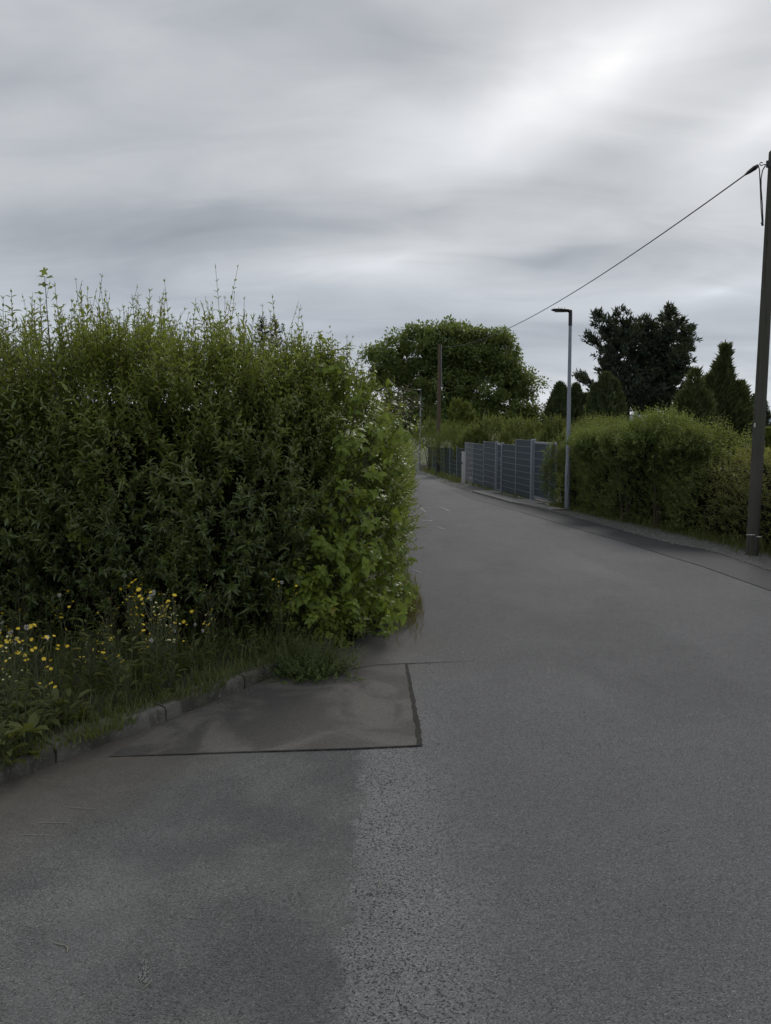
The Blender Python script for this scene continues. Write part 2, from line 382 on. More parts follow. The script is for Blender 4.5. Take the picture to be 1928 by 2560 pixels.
def nrm(a): return a / np.maximum(np.linalg.norm(a, axis=-1, keepdims=True), 1e-9)
def basis(D, Nn):
    D = nrm(D); X = nrm(np.cross(D, Nn)); Z = np.cross(X, D); return X, D, Z
def leaf_mesh(name, T, O, D, Nn, L, W, tint, mat, parent=None, kind=None):
    V0, F0 = T; n = len(O); X, D, Z = basis(D, Nn)
    V = (O[:, None, :] + X[:, None, :] * (W[:, None] * V0[None, :, 0])[..., None] + D[:, None, :] * (L[:, None] * V0[None, :, 1])[..., None]
         + Z[:, None, :] * (L[:, None] * V0[None, :, 2])[..., None]).reshape(-1, 3)
    if parent:
        V = V - np.array(parent.matrix_basis.translation)
    Fc = (F0[None] + (np.arange(n) * len(V0))[:, None, None]).reshape(-1)
    nt_ = n * len(F0)
    me = bpy.data.meshes.new(name)
    me.vertices.add(len(V)); me.vertices.foreach_set('co', V.astype(np.float32).ravel())
    me.loops.add(nt_ * 3); me.loops.foreach_set('vertex_index', Fc.astype(np.int32))
    me.polygons.add(nt_); me.polygons.foreach_set('loop_start', np.arange(0, nt_ * 3, 3, dtype=np.int32))
    me.polygons.foreach_set('use_smooth', np.ones(nt_, dtype=bool))
    a = me.attributes.new('tint', 'FLOAT', 'FACE'); a.data.foreach_set('value', np.repeat(tint, len(F0)).astype(np.float32))
    me.update(calc_edges=True); me.materials.append(MT[mat])
    o = bpy.data.objects.new(name, me); COL.objects.link(o)
    if parent: o.parent = parent
    if kind: o['kind'] = kind
    return o
_single = {}
def leaf_objects(T, key, O, D, Nn, L, W, mat, parent):   # leaves that can be picked apart: one object each, one shared mesh
    if key not in _single:
        V0, F0 = T; me = bpy.data.meshes.new('leaf'); me.from_pydata([tuple(v) for v in V0], [], [tuple(int(i) for i in f) for f in F0])
        me.polygons.foreach_set('use_smooth', [True] * len(F0))
        a = me.attributes.new('tint', 'FLOAT', 'FACE'); a.data.foreach_set('value', np.full(len(F0), .25, np.float32))
        me.materials.append(MT[mat]); _single[key] = me
    X, D, Z = basis(D, Nn); off = np.array(parent.location)
    for i in range(len(O)):
        o = bpy.data.objects.new('leaf', _single[key]); COL.objects.link(o); o.parent = parent
        p = O[i] - off
        o.matrix_basis = Matrix(((X[i,0]*W[i], D[i,0]*L[i], Z[i,0]*L[i], p[0]), (X[i,1]*W[i], D[i,1]*L[i], Z[i,1]*L[i], p[1]),
                                 (X[i,2]*W[i], D[i,2]*L[i], Z[i,2]*L[i], p[2]), (0, 0, 0, 1)))
def sticks(name, A, B, ra, rb, mat, parent=None, kind=None, sides=3, sag=None):   # many thin straight tubes in one mesh
    n = len(A); D = nrm(B - A); ref = np.tile([.31, .87, .38], (n, 1)); X = nrm(np.cross(D, ref)); Y = np.cross(D, X)
    V = []
    for P, r in ((A, ra), (B, rb)):
        for k in range(sides):
            th = 2 * math.pi * k / sides
            V.append(P + (X * math.cos(th) + Y * math.sin(th)) * (np.asarray(r).reshape(-1, 1) if np.ndim(r) else r))
    V = np.stack(V, 1)
    if parent: V = V - np.array(parent.matrix_basis.translation)
    Fq = np.array([[k, (k + 1) % sides, sides + (k + 1) % sides, sides + k] for k in range(sides)])
    Fc = (Fq[None] + (np.arange(n) * 2 * sides)[:, None, None]).reshape(-1)
    me = bpy.data.meshes.new(name); V = V.reshape(-1, 3); q = n * sides
    me.vertices.add(len(V)); me.vertices.foreach_set('co', V.astype(np.float32).ravel())
    me.loops.add(q * 4); me.loops.foreach_set('vertex_index', Fc.astype(np.int32))
    me.polygons.add(q); me.polygons.foreach_set('loop_start', np.arange(0, q * 4, 4, dtype=np.int32))
    me.update(calc_edges=True); me.materials.append(MT[mat])
    o = bpy.data.objects.new(name, me); COL.objects.link(o)
    if parent: o.parent = parent
    if kind: o['kind'] = kind
    return o

def shoots(P, D, ln, K, leafL, leafW, opening=50, curve=.15, tint=None, t0=.1, jit=.25, droop=.0):
    """leafy shoots with opposite leaves: returns leaf arrays and stem ends"""
    S = len(P); D = nrm(D); up = np.array([0, 0, 1.0]); phi0 = rng.uniform(0, 6.28, S)
    out = [[] for _ in range(6)]
    ref = np.tile([.2, .3, .93], (S, 1)); ref[np.abs(D[:, 2]) > .8] = [1, .2, 0]
    A = nrm(np.cross(D, ref)); B = np.cross(D, A)
    for k in range(K):
        t = t0 + (1 - t0) * (k + rng.uniform(.2, .8, S)) / K
        pos = P + D * (ln * t)[:, None] + up * (curve * ln * t * t)[:, None]
        ax = nrm(D + up * (2 * curve * t)[:, None])
        ph = phi0 + k * 1.57 + rng.normal(0, .3, S)
        pr = A * np.cos(ph)[:, None] + B * np.sin(ph)[:, None]
        taper = np.where(t > .75, 1.25 - t * .75, 1.0) * np.minimum(1, .6 + t)
        for sg in (1, -1):
            op = np.radians(opening + rng.normal(0, 14, S) - 18 * (t > .85))
            d = ax * np.cos(op)[:, None] + pr * (sg * np.sin(op))[:, None] - up * droop
            nn = ax * np.sin(op)[:, None] - pr * (sg * np.cos(op))[:, None] + up * .55 + rng.normal(0, jit, (S, 3))
            out[0].append(pos); out[1].append(d); out[2].append(nn)
            out[3].append(leafL * taper * rng.uniform(.75, 1.2, S)); out[4].append(leafW * taper * rng.uniform(.8, 1.15, S))
            base = (tint if tint is not None else np.zeros(S))
            out[5].append(np.clip(base + .25 * (t > .8) + rng.normal(0, .05, S), 0, 1))
    r = [np.concatenate(x) for x in out]
    tip = P + D * ln[:, None] + up * (curve * ln)[:, None]
    mid = P + D * (ln * .5)[:, None] + up * (curve * ln * .25)[:, None]
    return r, (P, mid, tip)
def pick(r, idx): return [x[idx] for x in r]
def join(*rs): return [np.concatenate(x) for x in zip(*rs)]

# ------------------------------------------------------------------ ground, road, verge
def sheet(name, pts, dz, mat, kind='structure', sub=0):
    """flat sheet following the slope of the ground, dz above it"""
    bm = bmesh.new(); vs = [bm.verts.new((p[0], p[1], 0)) for p in pts]; bm.faces.new(vs)
    bmesh.ops.triangulate(bm, faces=bm.faces[:])
    for v in bm.verts: v.co.z = gz(v.co.y) + dz
    bm.normal_update()
    for f in bm.faces:
        if f.normal.z < 0: f.normal_flip()
    me = bpy.data.meshes.new(name); bm.to_mesh(me); bm.free(); me.materials.append(MT[mat])
    o = bpy.data.objects.new(name, me); COL.objects.link(o); o['kind'] = kind
    return o
gm = MB(); ys = [-60, 70, 400, 3000]; xs_ = [-2500, -60, 60, 2500]
V = [(x, y, gz(y) - .03) for y in ys for x in xs_]
gm.add(V, [(j*4+i, j*4+i+1, j*4+i+5, j*4+i+4) for j in range(3) for i in range(3)])
tag(gm.build('ground', 'field'), kind='structure')

KB = [(-4.3, -.4), (-3.35, 1.25), (-2.45, 2.64), (-2.08, 3.24), (-1.71, 3.82), (-1.31, 4.42), (-.95, 5.03), (-.66, 5.56), (-.42, 6.02)]   # kerb foot line
LEFT = [(-.30, 6.25), (-.04, 6.75), (.10, 7.2), (.14, 8), (.24, 11), (.42, 16), (.76, 24), (1.22, 33), (1.62, 41), (1.2, 48), (-1, 60), (-6, 75)]
rp = lambda px, py: tuple(ground(px, py)[:2])
RIGHT = [(5.3, -16), (5.15, 4), (5.02, 8.2), rp(1928, 1429), rp(1790, 1381), rp(1677, 1359), rp(1564, 1329), rp(1470, 1302), rp(1375, 1277),
         rp(1272, 1257), rp(1171, 1228), rp(1116, 1211), rp(1065, 1188), rp(1043, 1180), (1.2, 55), (-1.5, 64), (-6, 80)]
sheet('road', [(-12, -16), (-9, -8)] + KB + LEFT + RIGHT[::-1], .0, 'road')
# dark strip of newer asphalt along the right edge
SEAM = [(4.4, -16), (4.45, 3), rp(1928, 1478), rp(1752, 1415), rp(1677, 1393), rp(1564, 1357), rp(1413, 1314), rp(1300, 1280), rp(1181, 1248), rp(1121, 1222)]
sheet('new_asphalt_strip', SEAM + [(x + .0, y) for (x, y) in RIGHT[:11][::-1]], .004, 'strip')
# gravel verge on the right
HF = [(7.2, -16), (6.6, 3), (6.15, 8), (5.85, 10.6), (5.55, 13.3), (5.35, 14.9), (4.8, 18.0), (4.52, 19.7), (4.40, 20.5)]   # foot of the right hedge
FL = [(4.42, 20.6), (4.24, 22.0), (3.80, 26.2), (3.52, 30.7), (3.36, 32.3), (3.05, 40), (2.6, 48), (1.5, 62)]
GV = []
for (x, y) in RIGHT[:14]: GV.append((x - .012 * math.sin(y * 7), y))
sheet('gravel_verge', GV + [(1.9, 52)] + [(x + .12, y) for x, y in FL[:7]][::-1] + [(x + .3, y) for x, y in HF][::-1], .0075, 'gravel')
# paved apron in front of the gates: edging slabs, path to the small gate
def lerp(a, b_, t): return (a[0] + (b_[0] - a[0]) * t, a[1] + (b_[1] - a[1]) * t)
APR = [rp(1375, 1277), rp(1272, 1257), rp(1171, 1228)]
apron = MB(); 
ab = [(x + .02, y) for x, y in APR]
apron.add([(x, y, gz(y) + .012) for x, y in ab] + [(x + .42, y, gz(y) + .012) for x, y in ab[::-1]], [(0, 1, 4, 5), (1, 2, 3, 4)])
apo = tag(apron.build('paved_apron', 'concrete'), kind='structure')
total = [ab[0], ab[1], ab[2]]
def along(path, s):
    for a, c in zip(path, path[1:]):
        d = math.hypot(c[0]-a[0], c[1]-a[1])
        if s <= d: return lerp(a, c, s / d), ((c[0]-a[0]) / d, (c[1]-a[1]) / d)
        s -= d
    return path[-1], ((c[0]-a[0]) / d, (c[1]-a[1]) / d)
slen = sum(math.hypot(c[0]-a[0], c[1]-a[1]) for a, c in zip(ab, ab[1:]))
s = .25
while s < slen - .2:
    (x, y), t = along(ab, s)
    MB().box((x + .2, y, gz(y) + .022 + random.uniform(-.003, .003)), (.485, .38, .05), (t[0], t[1], 0)).build('paving_slab', 'concrete', apo, bevel=.006)
    s += .50
# threshold slabs before the two gates
for (y0, y1, wd) in ((20.7, 22.1, .55), (25.2, 26.0, .62)):
    y = y0
    while y < y1:
        fx = np.interp(y, [a[1] for a in FL], [a[0] for a in FL])
        MB().box((fx - wd / 2 - .08, y + .24, gz(y) + .018 + random.uniform(-.004, .004)), (wd, .47, .05)).build('paving_slab', 'concrete', apo, bevel=.006)
        y += .48

# rectangular asphalt patch with tar seams
PB = [rp(268, 1893), rp(330, 1891), rp(400, 1889), rp(470, 1887), rp(540, 1884), rp(700, 1879), rp(860, 1874), rp(960, 1870), rp(1050, 1866)]
PR = [rp(1043, 1810), rp(1034, 1760), rp(1026, 1715), rp(1016, 1660)]
PT = [rp(960, 1664), rp(890, 1672)]
PK = [(-.60, 5.62), (-.93, 5.0), (-1.29, 4.40)]
sheet('asphalt_patch', PB + PR + PT + PK, .004, 'patch')
def strip(name, path, w0, w1, dz, mat):
    P = []
    for a, c in zip(path, path[1:]):
        n = max(2, int(math.hypot(c[0]-a[0], c[1]-a[1]) / .035))
        P += [lerp(a, c, i / n) for i in range(n)]
    P.append(path[-1]); mb = MB(); Vv = []
    for i, p in enumerate(P):
        a, c = P[max(i-1, 0)], P[min(i+1, len(P)-1)]; t = Vector((c[0]-a[0], c[1]-a[1])).normalized(); nn = Vector((-t.y, t.x))
        u = i / (len(P) - 1); wd = (w0 + (w1 - w0) * u)
        wob = .22 * math.sin(i * .9) * math.sin(i * .37 + 1)
        l = wd * (.35 + .4 * random.random() + .45 * wob); r = wd * (.35 + .4 * random.random() - .45 * wob)
        for q in (Vector(p) + nn * l, Vector(p) - nn * r): Vv.append((q.x, q.y, gz(q.y) + dz))
    mb.add(Vv, [(2*i, 2*i+1, 2*i+3, 2*i+2) for i in range(len(P)-1)])
    o = mb.build(name, mat); o['kind'] = 'structure'; return o
strip('tar_seam', PB[1:], .003, .011, .0075, 'tar')
strip('tar_seam', [PB[-1]] + PR, .028, .014, .0082, 'tar')
strip('road_crack', [PR[-1], rp(1060, 1658), rp(1120, 1656), rp(1180, 1653)], .012, .004, .004, 'tar')
strip('road_crack', [PR[-1], rp(940, 1665), rp(880, 1674)], .014, .010, .0078, 'tar')
strip('road_crack', SEAM[2:8], .006, .006, .0075, 'tar')

# kerb
kb = MB(); V = []
for (x, y) in KB[:-1]: V += [(x - .02, y, gz(y) - .02), (x - .16, y + .09, gz(y) - .02), (x - .16, y + .09, gz(y) + .045), (x - .02, y, gz(y) + .045)]
n = len(KB) - 1
kb.add(V, [(4*i+j, 4*i+(j+1) % 4, 4*i+4+(j+1) % 4, 4*i+4+j) for i in range(n-1) for j in range(4)])
kerb = tag(kb.build('kerb', 'concrete'), kind='structure')
def kerb_stone(a, c):
    a, c = Vector((*a, gz(a[1]))), Vector((*c, gz(c[1]))); t = (c - a); ln = t.length; t.normalize()
    back = Vector((-t.y, t.x, 0)).normalized(); 
    prof = [(0, -.04), (-.006, .055), (-.028, .086), (-.05, .092), (.0, 0)][:4]
    prof = [(0, -.04), (.003, .068), (.012, .086), (.030, .092), (.13, .092), (.13, -.04)]
    m = MB(); Vv = []; g = .007; ns = 7
    for i in range(ns):
        p = a + t * (g + (ln - 2 * g) * i / (ns - 1))
        for j, (d, z) in enumerate(prof):
            w_ = .003 if 0 < i < ns - 1 else .008
            q = p + back * (d + random.uniform(-w_, w_)) + Vector((0, 0, z + random.uniform(-w_, w_) * (j in (1, 2, 3)))); Vv.append(q)
    k = len(prof)
    Fc = [(i*k+j, i*k+(j+1) % k, (i+1)*k+(j+1) % k, (i+1)*k+j) for i in range(ns-1) for j in range(k)]
    Fc += [tuple(range(k))[::-1], tuple((ns-1)*k+j for j in range(k))]
    m.add(Vv, [f[::-1] for f in Fc]); m.build('kerb_stone', 'kerb', kerb, smooth=True)
for a, c in zip(KB, KB[1:]):
    d = math.hypot(c[0]-a[0], c[1]-a[1]); k = max(1, round(d / .75))
    for i in range(k): kerb_stone(lerp(a, c, i/k), lerp(a, c, (i+1)/k))

# verge soil between kerb and hedge
HL = [(-9.5, 7.6), (-6, 6.5), (-4.0, 6.0), (-2.9, 5.85), (-1.9, 5.95), (-1.2, 6.1), (-.55, 6.45), (-.10, 7.05), (.00, 8), (.10, 10), (.28, 14), (.58, 22), (.88, 30)]   # foot of the left hedge
sheet('verge_soil', [(x - .12, y + .08) for x, y in KB[:-1]] + [(-1.0, 6.3), (-1.6, 8.5), (-14, 9), (-14, -3)], .075, 'soilgreen')
sheet('hedge_soil', [(-.74, 5.62), (-.34, 6.2), (-.06, 6.78), (.07, 7.25), (.11, 8), (.20, 11), (.38, 16), (.72, 24), (1.18, 33), (1.5, 40), (-4, 42), (-14, 30), (-14, 8.6), (-1.55, 8.4), (-1.0, 6.35)], .012, 'earth')
sheet('garden_soil', [(x + .16, y) for x, y in HF] + [(x + .2, y) for x, y in FL] + [(30, 62), (40, -16)], .0105, 'earth')

# far hills on the horizon
hm = MB(); Vv = []; nn_ = 60
for i in range(nn_):
    x = -1200 + 2400 * i / (nn_ - 1); h = 8 + 7 * math.sin(i * .31 + 1) + 4 * math.sin(i * .83) + (8 if x > 350 else 0)
    for (dy, dz) in ((0, -12), (150, max(h, 2)), (500, -12)): Vv.append((x, 1100 + dy, dz))
hm.add(Vv, [(3*i+j, 3*i+3+j, 3*i+4+j, 3*i+1+j) for i in range(nn_-1) for j in range(2)])
tag(hm.build('hills', 'hill', smooth=True), kind='structure')

# ------------------------------------------------------------------ hedges
def path_fn(pts):
    P = np.array(pts, float); d = np.r_[0, np.cumsum(np.hypot(*np.diff(P, axis=0).T))]
    def f(s):
        x = np.interp(s, d, P[:, 0]); y = np.interp(s, d, P[:, 1]); e_ = .15
        tx = np.interp(s + e_, d, P[:, 0]) - np.interp(s - e_, d, P[:, 0]); ty = np.interp(s + e_, d, P[:, 1]) - np.interp(s - e_, d, P[:, 1])
        t = nrm(np.stack([tx, ty], -1)); return np.stack([x, y], -1), t
    return f, d[-1], d
def lump(x, y, z, s=1.0):
    return (np.sin(2.1*x*s + 1.3*z) * np.cos(1.7*y*s - .8*z) + .6*np.sin(4.3*x*s - 2.2*z + 1) * np.sin(3.9*y*s + 2.7*z) + .4*np.sin(8.1*x*s+6*z)*np.cos(7.3*y*s-5*z)) / 2.0
def hedge_points(fn, s, u, Hs, side, bulge=.18, topw=.9, lumpy=.12):
    """s along the foot, u 0..1 up the face, 1..1.6 over the top; side=+1 outward is left of travel"""
    P, t = fn(s); out = np.stack([t[:, 1], -t[:, 0]], -1) * side
    H = Hs(s)
    uu = np.minimum(u, 1); z = uu * H
    off = bulge * np.sin(np.pi * np.clip(uu * .9 + .05, 0, 1)) - .30 * np.clip((uu - .78) / .22, 0, 1) ** 2
    over = np.clip(u - 1, 0, None); off = off - over / .6 * topw
    z = z + .06 * np.sin(over * 5)
    xy = P + out * off[:, None]
    l = lump(xy[:, 0], xy[:, 1], z)
    xy = xy + out * (lumpy * l * (u <= 1))[:, None]; z = z + lumpy * l * (uu > .8)
    Nn = np.concatenate([out * (np.clip(1.15 - uu * .55, .2, 1) * (u <= 1) + .1)[:, None], (.25 + .9 * np.clip((uu - .6) / .4, 0, 1))[:, None]], -1)
    gzv = SLOPE * np.clip(xy[:, 1], -60, 70)
    return np.concatenate([xy, (z + gzv)[:, None]], -1), nrm(Nn)
def hedge_core(name, fn, s0, s1, Hs, side, inset, thick, parent, drop=.45):  # solid dark filler, no real branches: blocks light and paints the hedge's inner shade
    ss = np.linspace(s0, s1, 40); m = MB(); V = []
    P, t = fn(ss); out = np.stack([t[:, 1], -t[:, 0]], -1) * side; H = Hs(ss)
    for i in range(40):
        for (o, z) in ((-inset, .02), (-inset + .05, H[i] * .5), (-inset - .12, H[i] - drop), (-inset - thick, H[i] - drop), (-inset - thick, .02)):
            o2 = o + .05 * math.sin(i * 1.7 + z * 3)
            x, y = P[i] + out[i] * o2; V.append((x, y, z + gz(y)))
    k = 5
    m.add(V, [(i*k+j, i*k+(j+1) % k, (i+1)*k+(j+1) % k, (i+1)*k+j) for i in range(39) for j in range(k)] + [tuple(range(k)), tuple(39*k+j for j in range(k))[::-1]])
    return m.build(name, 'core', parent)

hf, hlen, hd = path_fn(HL)
def HLs(s): return .11 * np.sin(s * 2.3 + .5) * np.sin(s * .9 + 2) + .07 * np.sin(s * 5.1 + 1) + .05 * np.sin(s * 9.7) + np.interp(s, hd, [2.25, 2.3, 2.3, 2.22, 2.24, 2.26, 2.30, 2.18, 2.0, 1.9, 1.9, 1.9, 1.9])
S_A, S_B, S_C = hd[0], hd[5], hd[8]

# ---- privet hedge facing the camera
pv = thing('privet_hedge', (-2.6, 6.4, gz(6.4)), 'tall dark green privet hedge with narrow glossy leaves behind the flowering weeds', 'hedge')
n = 6200
s = rng.uniform(S_A + 1.6, hd[6] + .25, n); u = rng.uniform(0, 1, n) ** .8 * 1.0
keep = rng.uniform(0, 1, n) < np.clip(.42 + u * 1.5, 0, 1); s, u = s[keep], u[keep]
s = np.r_[s, rng.uniform(S_A + 1.6, hd[6] + .2, 1500)]; u = np.r_[u, rng.uniform(.9, 1.5, 1500)]
P, Nn = hedge_points(hf, s, u, HLs, 1, .18, .9, .27)
P = P - Nn * rng.uniform(.02, .26, len(P))[:, None]
upw = np.clip((u - .45) / .5, 0, 1)
D = Nn * (1.05 - .65 * upw)[:, None] + np.array([0, 0, 1]) * (.25 + .95 * upw)[:, None] + rng.normal(0, .34, P.shape)
ln = np.clip(rng.lognormal(-1.35, .38, len(P)), .13, .62) * (1 + .25 * upw)
young = np.clip((u - .42) * 1.3, 0, .78) * np.clip(.8 + .4 * lump(P[:, 0], P[:, 1], P[:, 2]), .2, 1.2)
r, st = shoots(P, D, ln, 9, .064 * np.clip(rng.normal(1, .28, len(P)), .55, 1.6), .0205 * np.clip(rng.normal(1, .25, len(P)), .6, 1.7), 48, .12, young, .12)
leaf_mesh('foliage', T_LANCE, *r, 'leafp', pv, 'stuff')
sticks('shoot_stems', np.r_[st[0], st[1]], np.r_[st[1], st[2]], .0022, .0014, 'twig', pv, 'stuff')
# long shoots standing above the hedge
ts = []
for (px, py, dpt) in ((8, 740, 5.9), (28, 722, 6.0), (55, 800, 5.9), (85, 790, 6.0), (100, 740, 6.1), (150, 790, 6.0), (180, 745, 6.0), (195, 800, 6.1), (225, 775, 6.1), (250, 770, 6.1),
        (262, 765, 6.0), (300, 775, 6.1), (330, 735, 6.1), (345, 730, 6.2), (360, 770, 6.2), (395, 830, 6.3), (430, 815, 6.3), (470, 810, 6.4), (490, 795, 6.4), (512, 775, 6.4), (524, 780, 6.4),
        (540, 810, 6.4), (575, 850, 6.6), (615, 800, 6.6), (605, 840, 6.7), (120, 820, 6.0), (70, 830, 6.1), (730, 815, 6.8), (715, 840, 6.8), (560, 860, 6.5), (450, 850, 6.4), (870, 860, 7.0)):
    tip = at(px, py, dpt); ln_ = random.uniform(.45, .85); ts.append((tip, ln_))
P = np.array([[t.x + random.uniform(-.05, .05), t.y, t.z - l] for t, l in ts]); D = np.array([[t.x, t.y, t.z] for t, l in ts]) - P; ln = np.linalg.norm(D, axis=1)
r, st = shoots(P, D, ln, 11, .076, .023, 60, .0, np.full(len(P), .12), .05, .15, .15)
idx = np.argsort(-r[0][:, 2] - rng.uniform(0, .25, len(r[0])))[:300]; rest = np.setdiff1d(np.arange(len(r[0])), idx)
leaf_objects(T_LANCE, 'privet', *[x[idx] for x in r[:5]], 'leafp', pv)
leaf_mesh('upper_foliage', T_LANCE, *pick(r, rest), 'leafp', pv, 'stuff')
sticks('upper_stems', np.r_[st[0], st[1]], np.r_[st[1], st[2]], .0028, .0016, 'twig', pv, 'stuff')
hedge_core('shade_core', hf, S_A, hd[7], HLs, 1, .45, 1.0, pv, .24)
# broader-leaved growth mixed into the face of the hedge
cs_ = rng.uniform(S_A + 1.8, hd[6], 16); cu_ = rng.uniform(.08, .95, 16); s = np.repeat(cs_, 14) + rng.normal(0, .16, 224); u = np.clip(np.repeat(cu_, 14) + rng.normal(0, .07, 224), .02, 1.05)
P, Nn = hedge_points(hf, s, u, HLs, 1); D = Nn + rng.normal(0, .5, P.shape) + [0, 0, .3]
r, st = shoots(P - Nn * .08, D, rng.uniform(.12, .3, 224), 5, .058 * rng.uniform(.6, 1.3, 224), .03, 60, .05, rng.uniform(0, .3, 224), .15, .3, .3)
leaf_mesh('broad_foliage', T_OVATE, *r, 'leafr', pv, 'stuff'); sticks('broad_stems', st[0], st[2], .0022, .0014, 'twig', pv, 'stuff')
# leaves filling the inside of the upper hedge
n = 2200; s = rng.uniform(S_A + 1.6, hd[7], n); u = rng.uniform(.74, 1.02, n)
P, Nn = hedge_points(hf, s, u, HLs, 1); P[:, :2] -= nrm(np.stack([Nn[:, 0], Nn[:, 1]], -1)) * rng.uniform(.2, .85, n)[:, None]
r, st = shoots(P, np.array([0, 0, 1]) + rng.normal(0, .4, P.shape), rng.uniform(.2, .38, n), 7, .072, .026, 52, .1, rng.uniform(.0, .35, n), .1)
leaf_mesh('inner_foliage', T_LO, *r, 'leafp', pv, 'stuff')
# bare stems low down
n = 260; s = rng.uniform(S_A + 1.6, hd[6], n); P, Nn = hedge_points(hf, s, rng.uniform(.0, .05, n), HLs, 1)
A = P - Nn * .12 * rng.uniform(-.6, 2.2, n)[:, None]; A[:, 2] = SLOPE * A[:, 1]
B = A + np.stack([rng.normal(0, .16, n), rng.normal(-.02, .12, n), rng.uniform(.4, 1.1, n)], -1)
sticks('bare_stems', A, B, .006, .003, 'twig', pv, 'stuff', 4)

# ---- maple seedling shoot standing out of the hedge
mp0 = at(128, 900, 5.75); mpt = at(112, 690, 5.75)
ms = thing('maple_sapling', (mp0.x, mp0.y, gz(5.75) + .0), 'slender sapling with broad lobed leaves rising above the privet hedge', 'sapling')
path = [Vector((mp0.x + .1, 6.0, gz(6.0))), Vector((mp0.x + .05, 5.9, 1.2)), mp0, at(118, 780, 5.75), mpt]
MB().tube(path, [.008, .007, .005, .003, .002], 5).build('stem', 'twig', ms)
lobes = []
for i in range(22): 
    a = 2 * math.pi * i / 22 + math.pi / 2
    lobes.append((math.cos(a) * (.36 + .16 * math.cos(5 * (a - math.pi / 2)) + .05 * (i % 2)), .5 + math.sin(a) * (.38 + .14 * math.cos(5 * (a - math.pi / 2)) + .04 * (i % 2)), .06 * math.cos(2 * a)))
T_MAPLE = (np.array([(0, .5, 0)] + lobes), np.array([[0, i + 1, (i + 1) % 22 + 1] for i in range(22)]))
mo, md = [], []
for (px, py, dx, dy, L_) in ((112, 690, -.1, .5, .07), (112, 695, .8, .1, .06), (110, 692, -.9, .1, .06), (118, 715, -.9, .3, .05), (122, 722, .9, .3, .055), (108, 735, -.8, .2, .05),
        (128, 750, .9, .4, .05), (130, 765, .8, -.2, .045), (120, 782, -1, .2, .045), (138, 790, 1, .2, .05), (150, 775, .6, .6, .05), (152, 792, .3, -.4, .055), (128, 802, -1, -.1, .05), (170, 778, .9, .2, .04), (135, 830, .8, .2, .05), (118, 850, -.8, .2, .05)):
    p = at(px, py, 5.75); mo.append((p.x, p.y, p.z)); md.append((dx, random.uniform(-.5, .2), dy))
mo, md = np.array(mo), np.array(md, float)
leaf_objects(T_MAPLE, 'maple', mo, md, np.tile([0, -.45, .9], (len(mo), 1)) + rng.normal(0, .2, mo.shape), rng.uniform(.055, .075, len(mo)), rng.uniform(.055, .075, len(mo)), 'leafr', ms)

# ---- roadside hedge behind the corner, along the road
rh = thing('roadside_hedge', (-.3, 12, gz(12)), 'mixed olive green hedge running along the left side of the road', 'hedge')
n = 2600; s = np.r_[rng.uniform(hd[6], hd[8], 1500), rng.uniform(hd[8], hlen, 1100)]; u = rng.uniform(.0, 1.35, n)
keep = rng.uniform(0, 1, n) < np.clip(.35 + u * 1.4, 0, 1); s, u = s[keep], u[keep]
P, Nn = hedge_points(hf, s, u, HLs, 1, .14, .9, .10); P = P - Nn * rng.uniform(.02, .25, len(P))[:, None]
D = Nn + np.array([0, 0, 1]) * (.2 + .8 * np.clip(u, 0, 1))[:, None] + rng.normal(0, .4, P.shape)
r, st = shoots(P, D, rng.uniform(.14, .32, len(P)), 8, .052, .021, 52, .1, np.clip((u - .5) * .6, 0, .5) * rng.uniform(.4, 1.2, len(P)), .12, .35, .15)
leaf_mesh('foliage', T_LANCE, *r, 'leafr', rh, 'stuff')
sticks('shoot_stems', st[0], st[2], .002, .0012, 'twig', rh, 'stuff')
hedge_core('shade_core', hf, hd[6] + .2, hlen, HLs, 1, .38, 1.0, rh, .6)
# twigs reaching out over the road
tw = []
for (px0, py0, px1, py1, dpt) in ((1010, 1300, 1056, 1262, 7.3), (1015, 1315, 1050, 1290, 7.3), (1000, 1240, 1045, 1215, 7.6), (1010, 1180, 1042, 1150, 7.6), (1000, 1400, 1042, 1345, 7.2), (990, 1060, 1020, 985, 8.0), (1010, 1080, 1042, 1035, 7.9), (965, 1000, 985, 940, 8.0)):
    a, c = at(px0, py0, dpt), at(px1, py1, dpt - .05); tw.append((a, c))
P = np.array([[*a] for a, c in tw]); D = np.array([[*(c - a)] for a, c in tw]); ln = np.linalg.norm(D, axis=1)
r, st = shoots(P, D, ln, 4, .05, .024, 60, .0, None, .2, .3, .3)
leaf_objects(T_LANCE, 'roadside', *r[:5], 'leafr', rh)
sticks('twig_stems', st[0], st[2], .0025, .0012, 'twig', rh, 'stuff')

# ---- dogwood at the corner of the hedge
dw = thing('dogwood_shrub', (-.75, 6.3, gz(6.3)), 'yellow-green dogwood shrub with broad heart-shaped leaves at the hedge corner', 'shrub')
def dog_pts(n, pxr, pyr, d0, d1):
    o = []
    while len(o) < n:
        px, py = random.uniform(*pxr), random.uniform(*pyr)
        o.append(at(px, py, random.uniform(d0, d1)))
    return o
cl = []
for (px, py, rx, ry, cnt, dd) in ((890, 1180, 70, 120, 34, 6.25), (860, 1320, 90, 110, 46, 6.1), (830, 1450, 110, 90, 54, 5.95), (900, 1540, 90, 60, 36, 6.15), (760, 1530, 70, 60, 22, 5.9),
        (970, 1300, 50, 150, 24, 6.75), (930, 1060, 70, 80, 22, 6.6), (1000, 1120, 30, 90, 12, 7.0), (860, 960, 90, 60, 14, 6.8), (960, 1460, 60, 80, 26, 6.5)):
    for _ in range(cnt):
        a = random.uniform(0, 6.28); q = math.sqrt(random.random())
        cl.append((at(px + rx * q * math.cos(a), py + ry * q * math.sin(a), dd + random.uniform(-.12, .25)), random.uniform(.10, .22)))
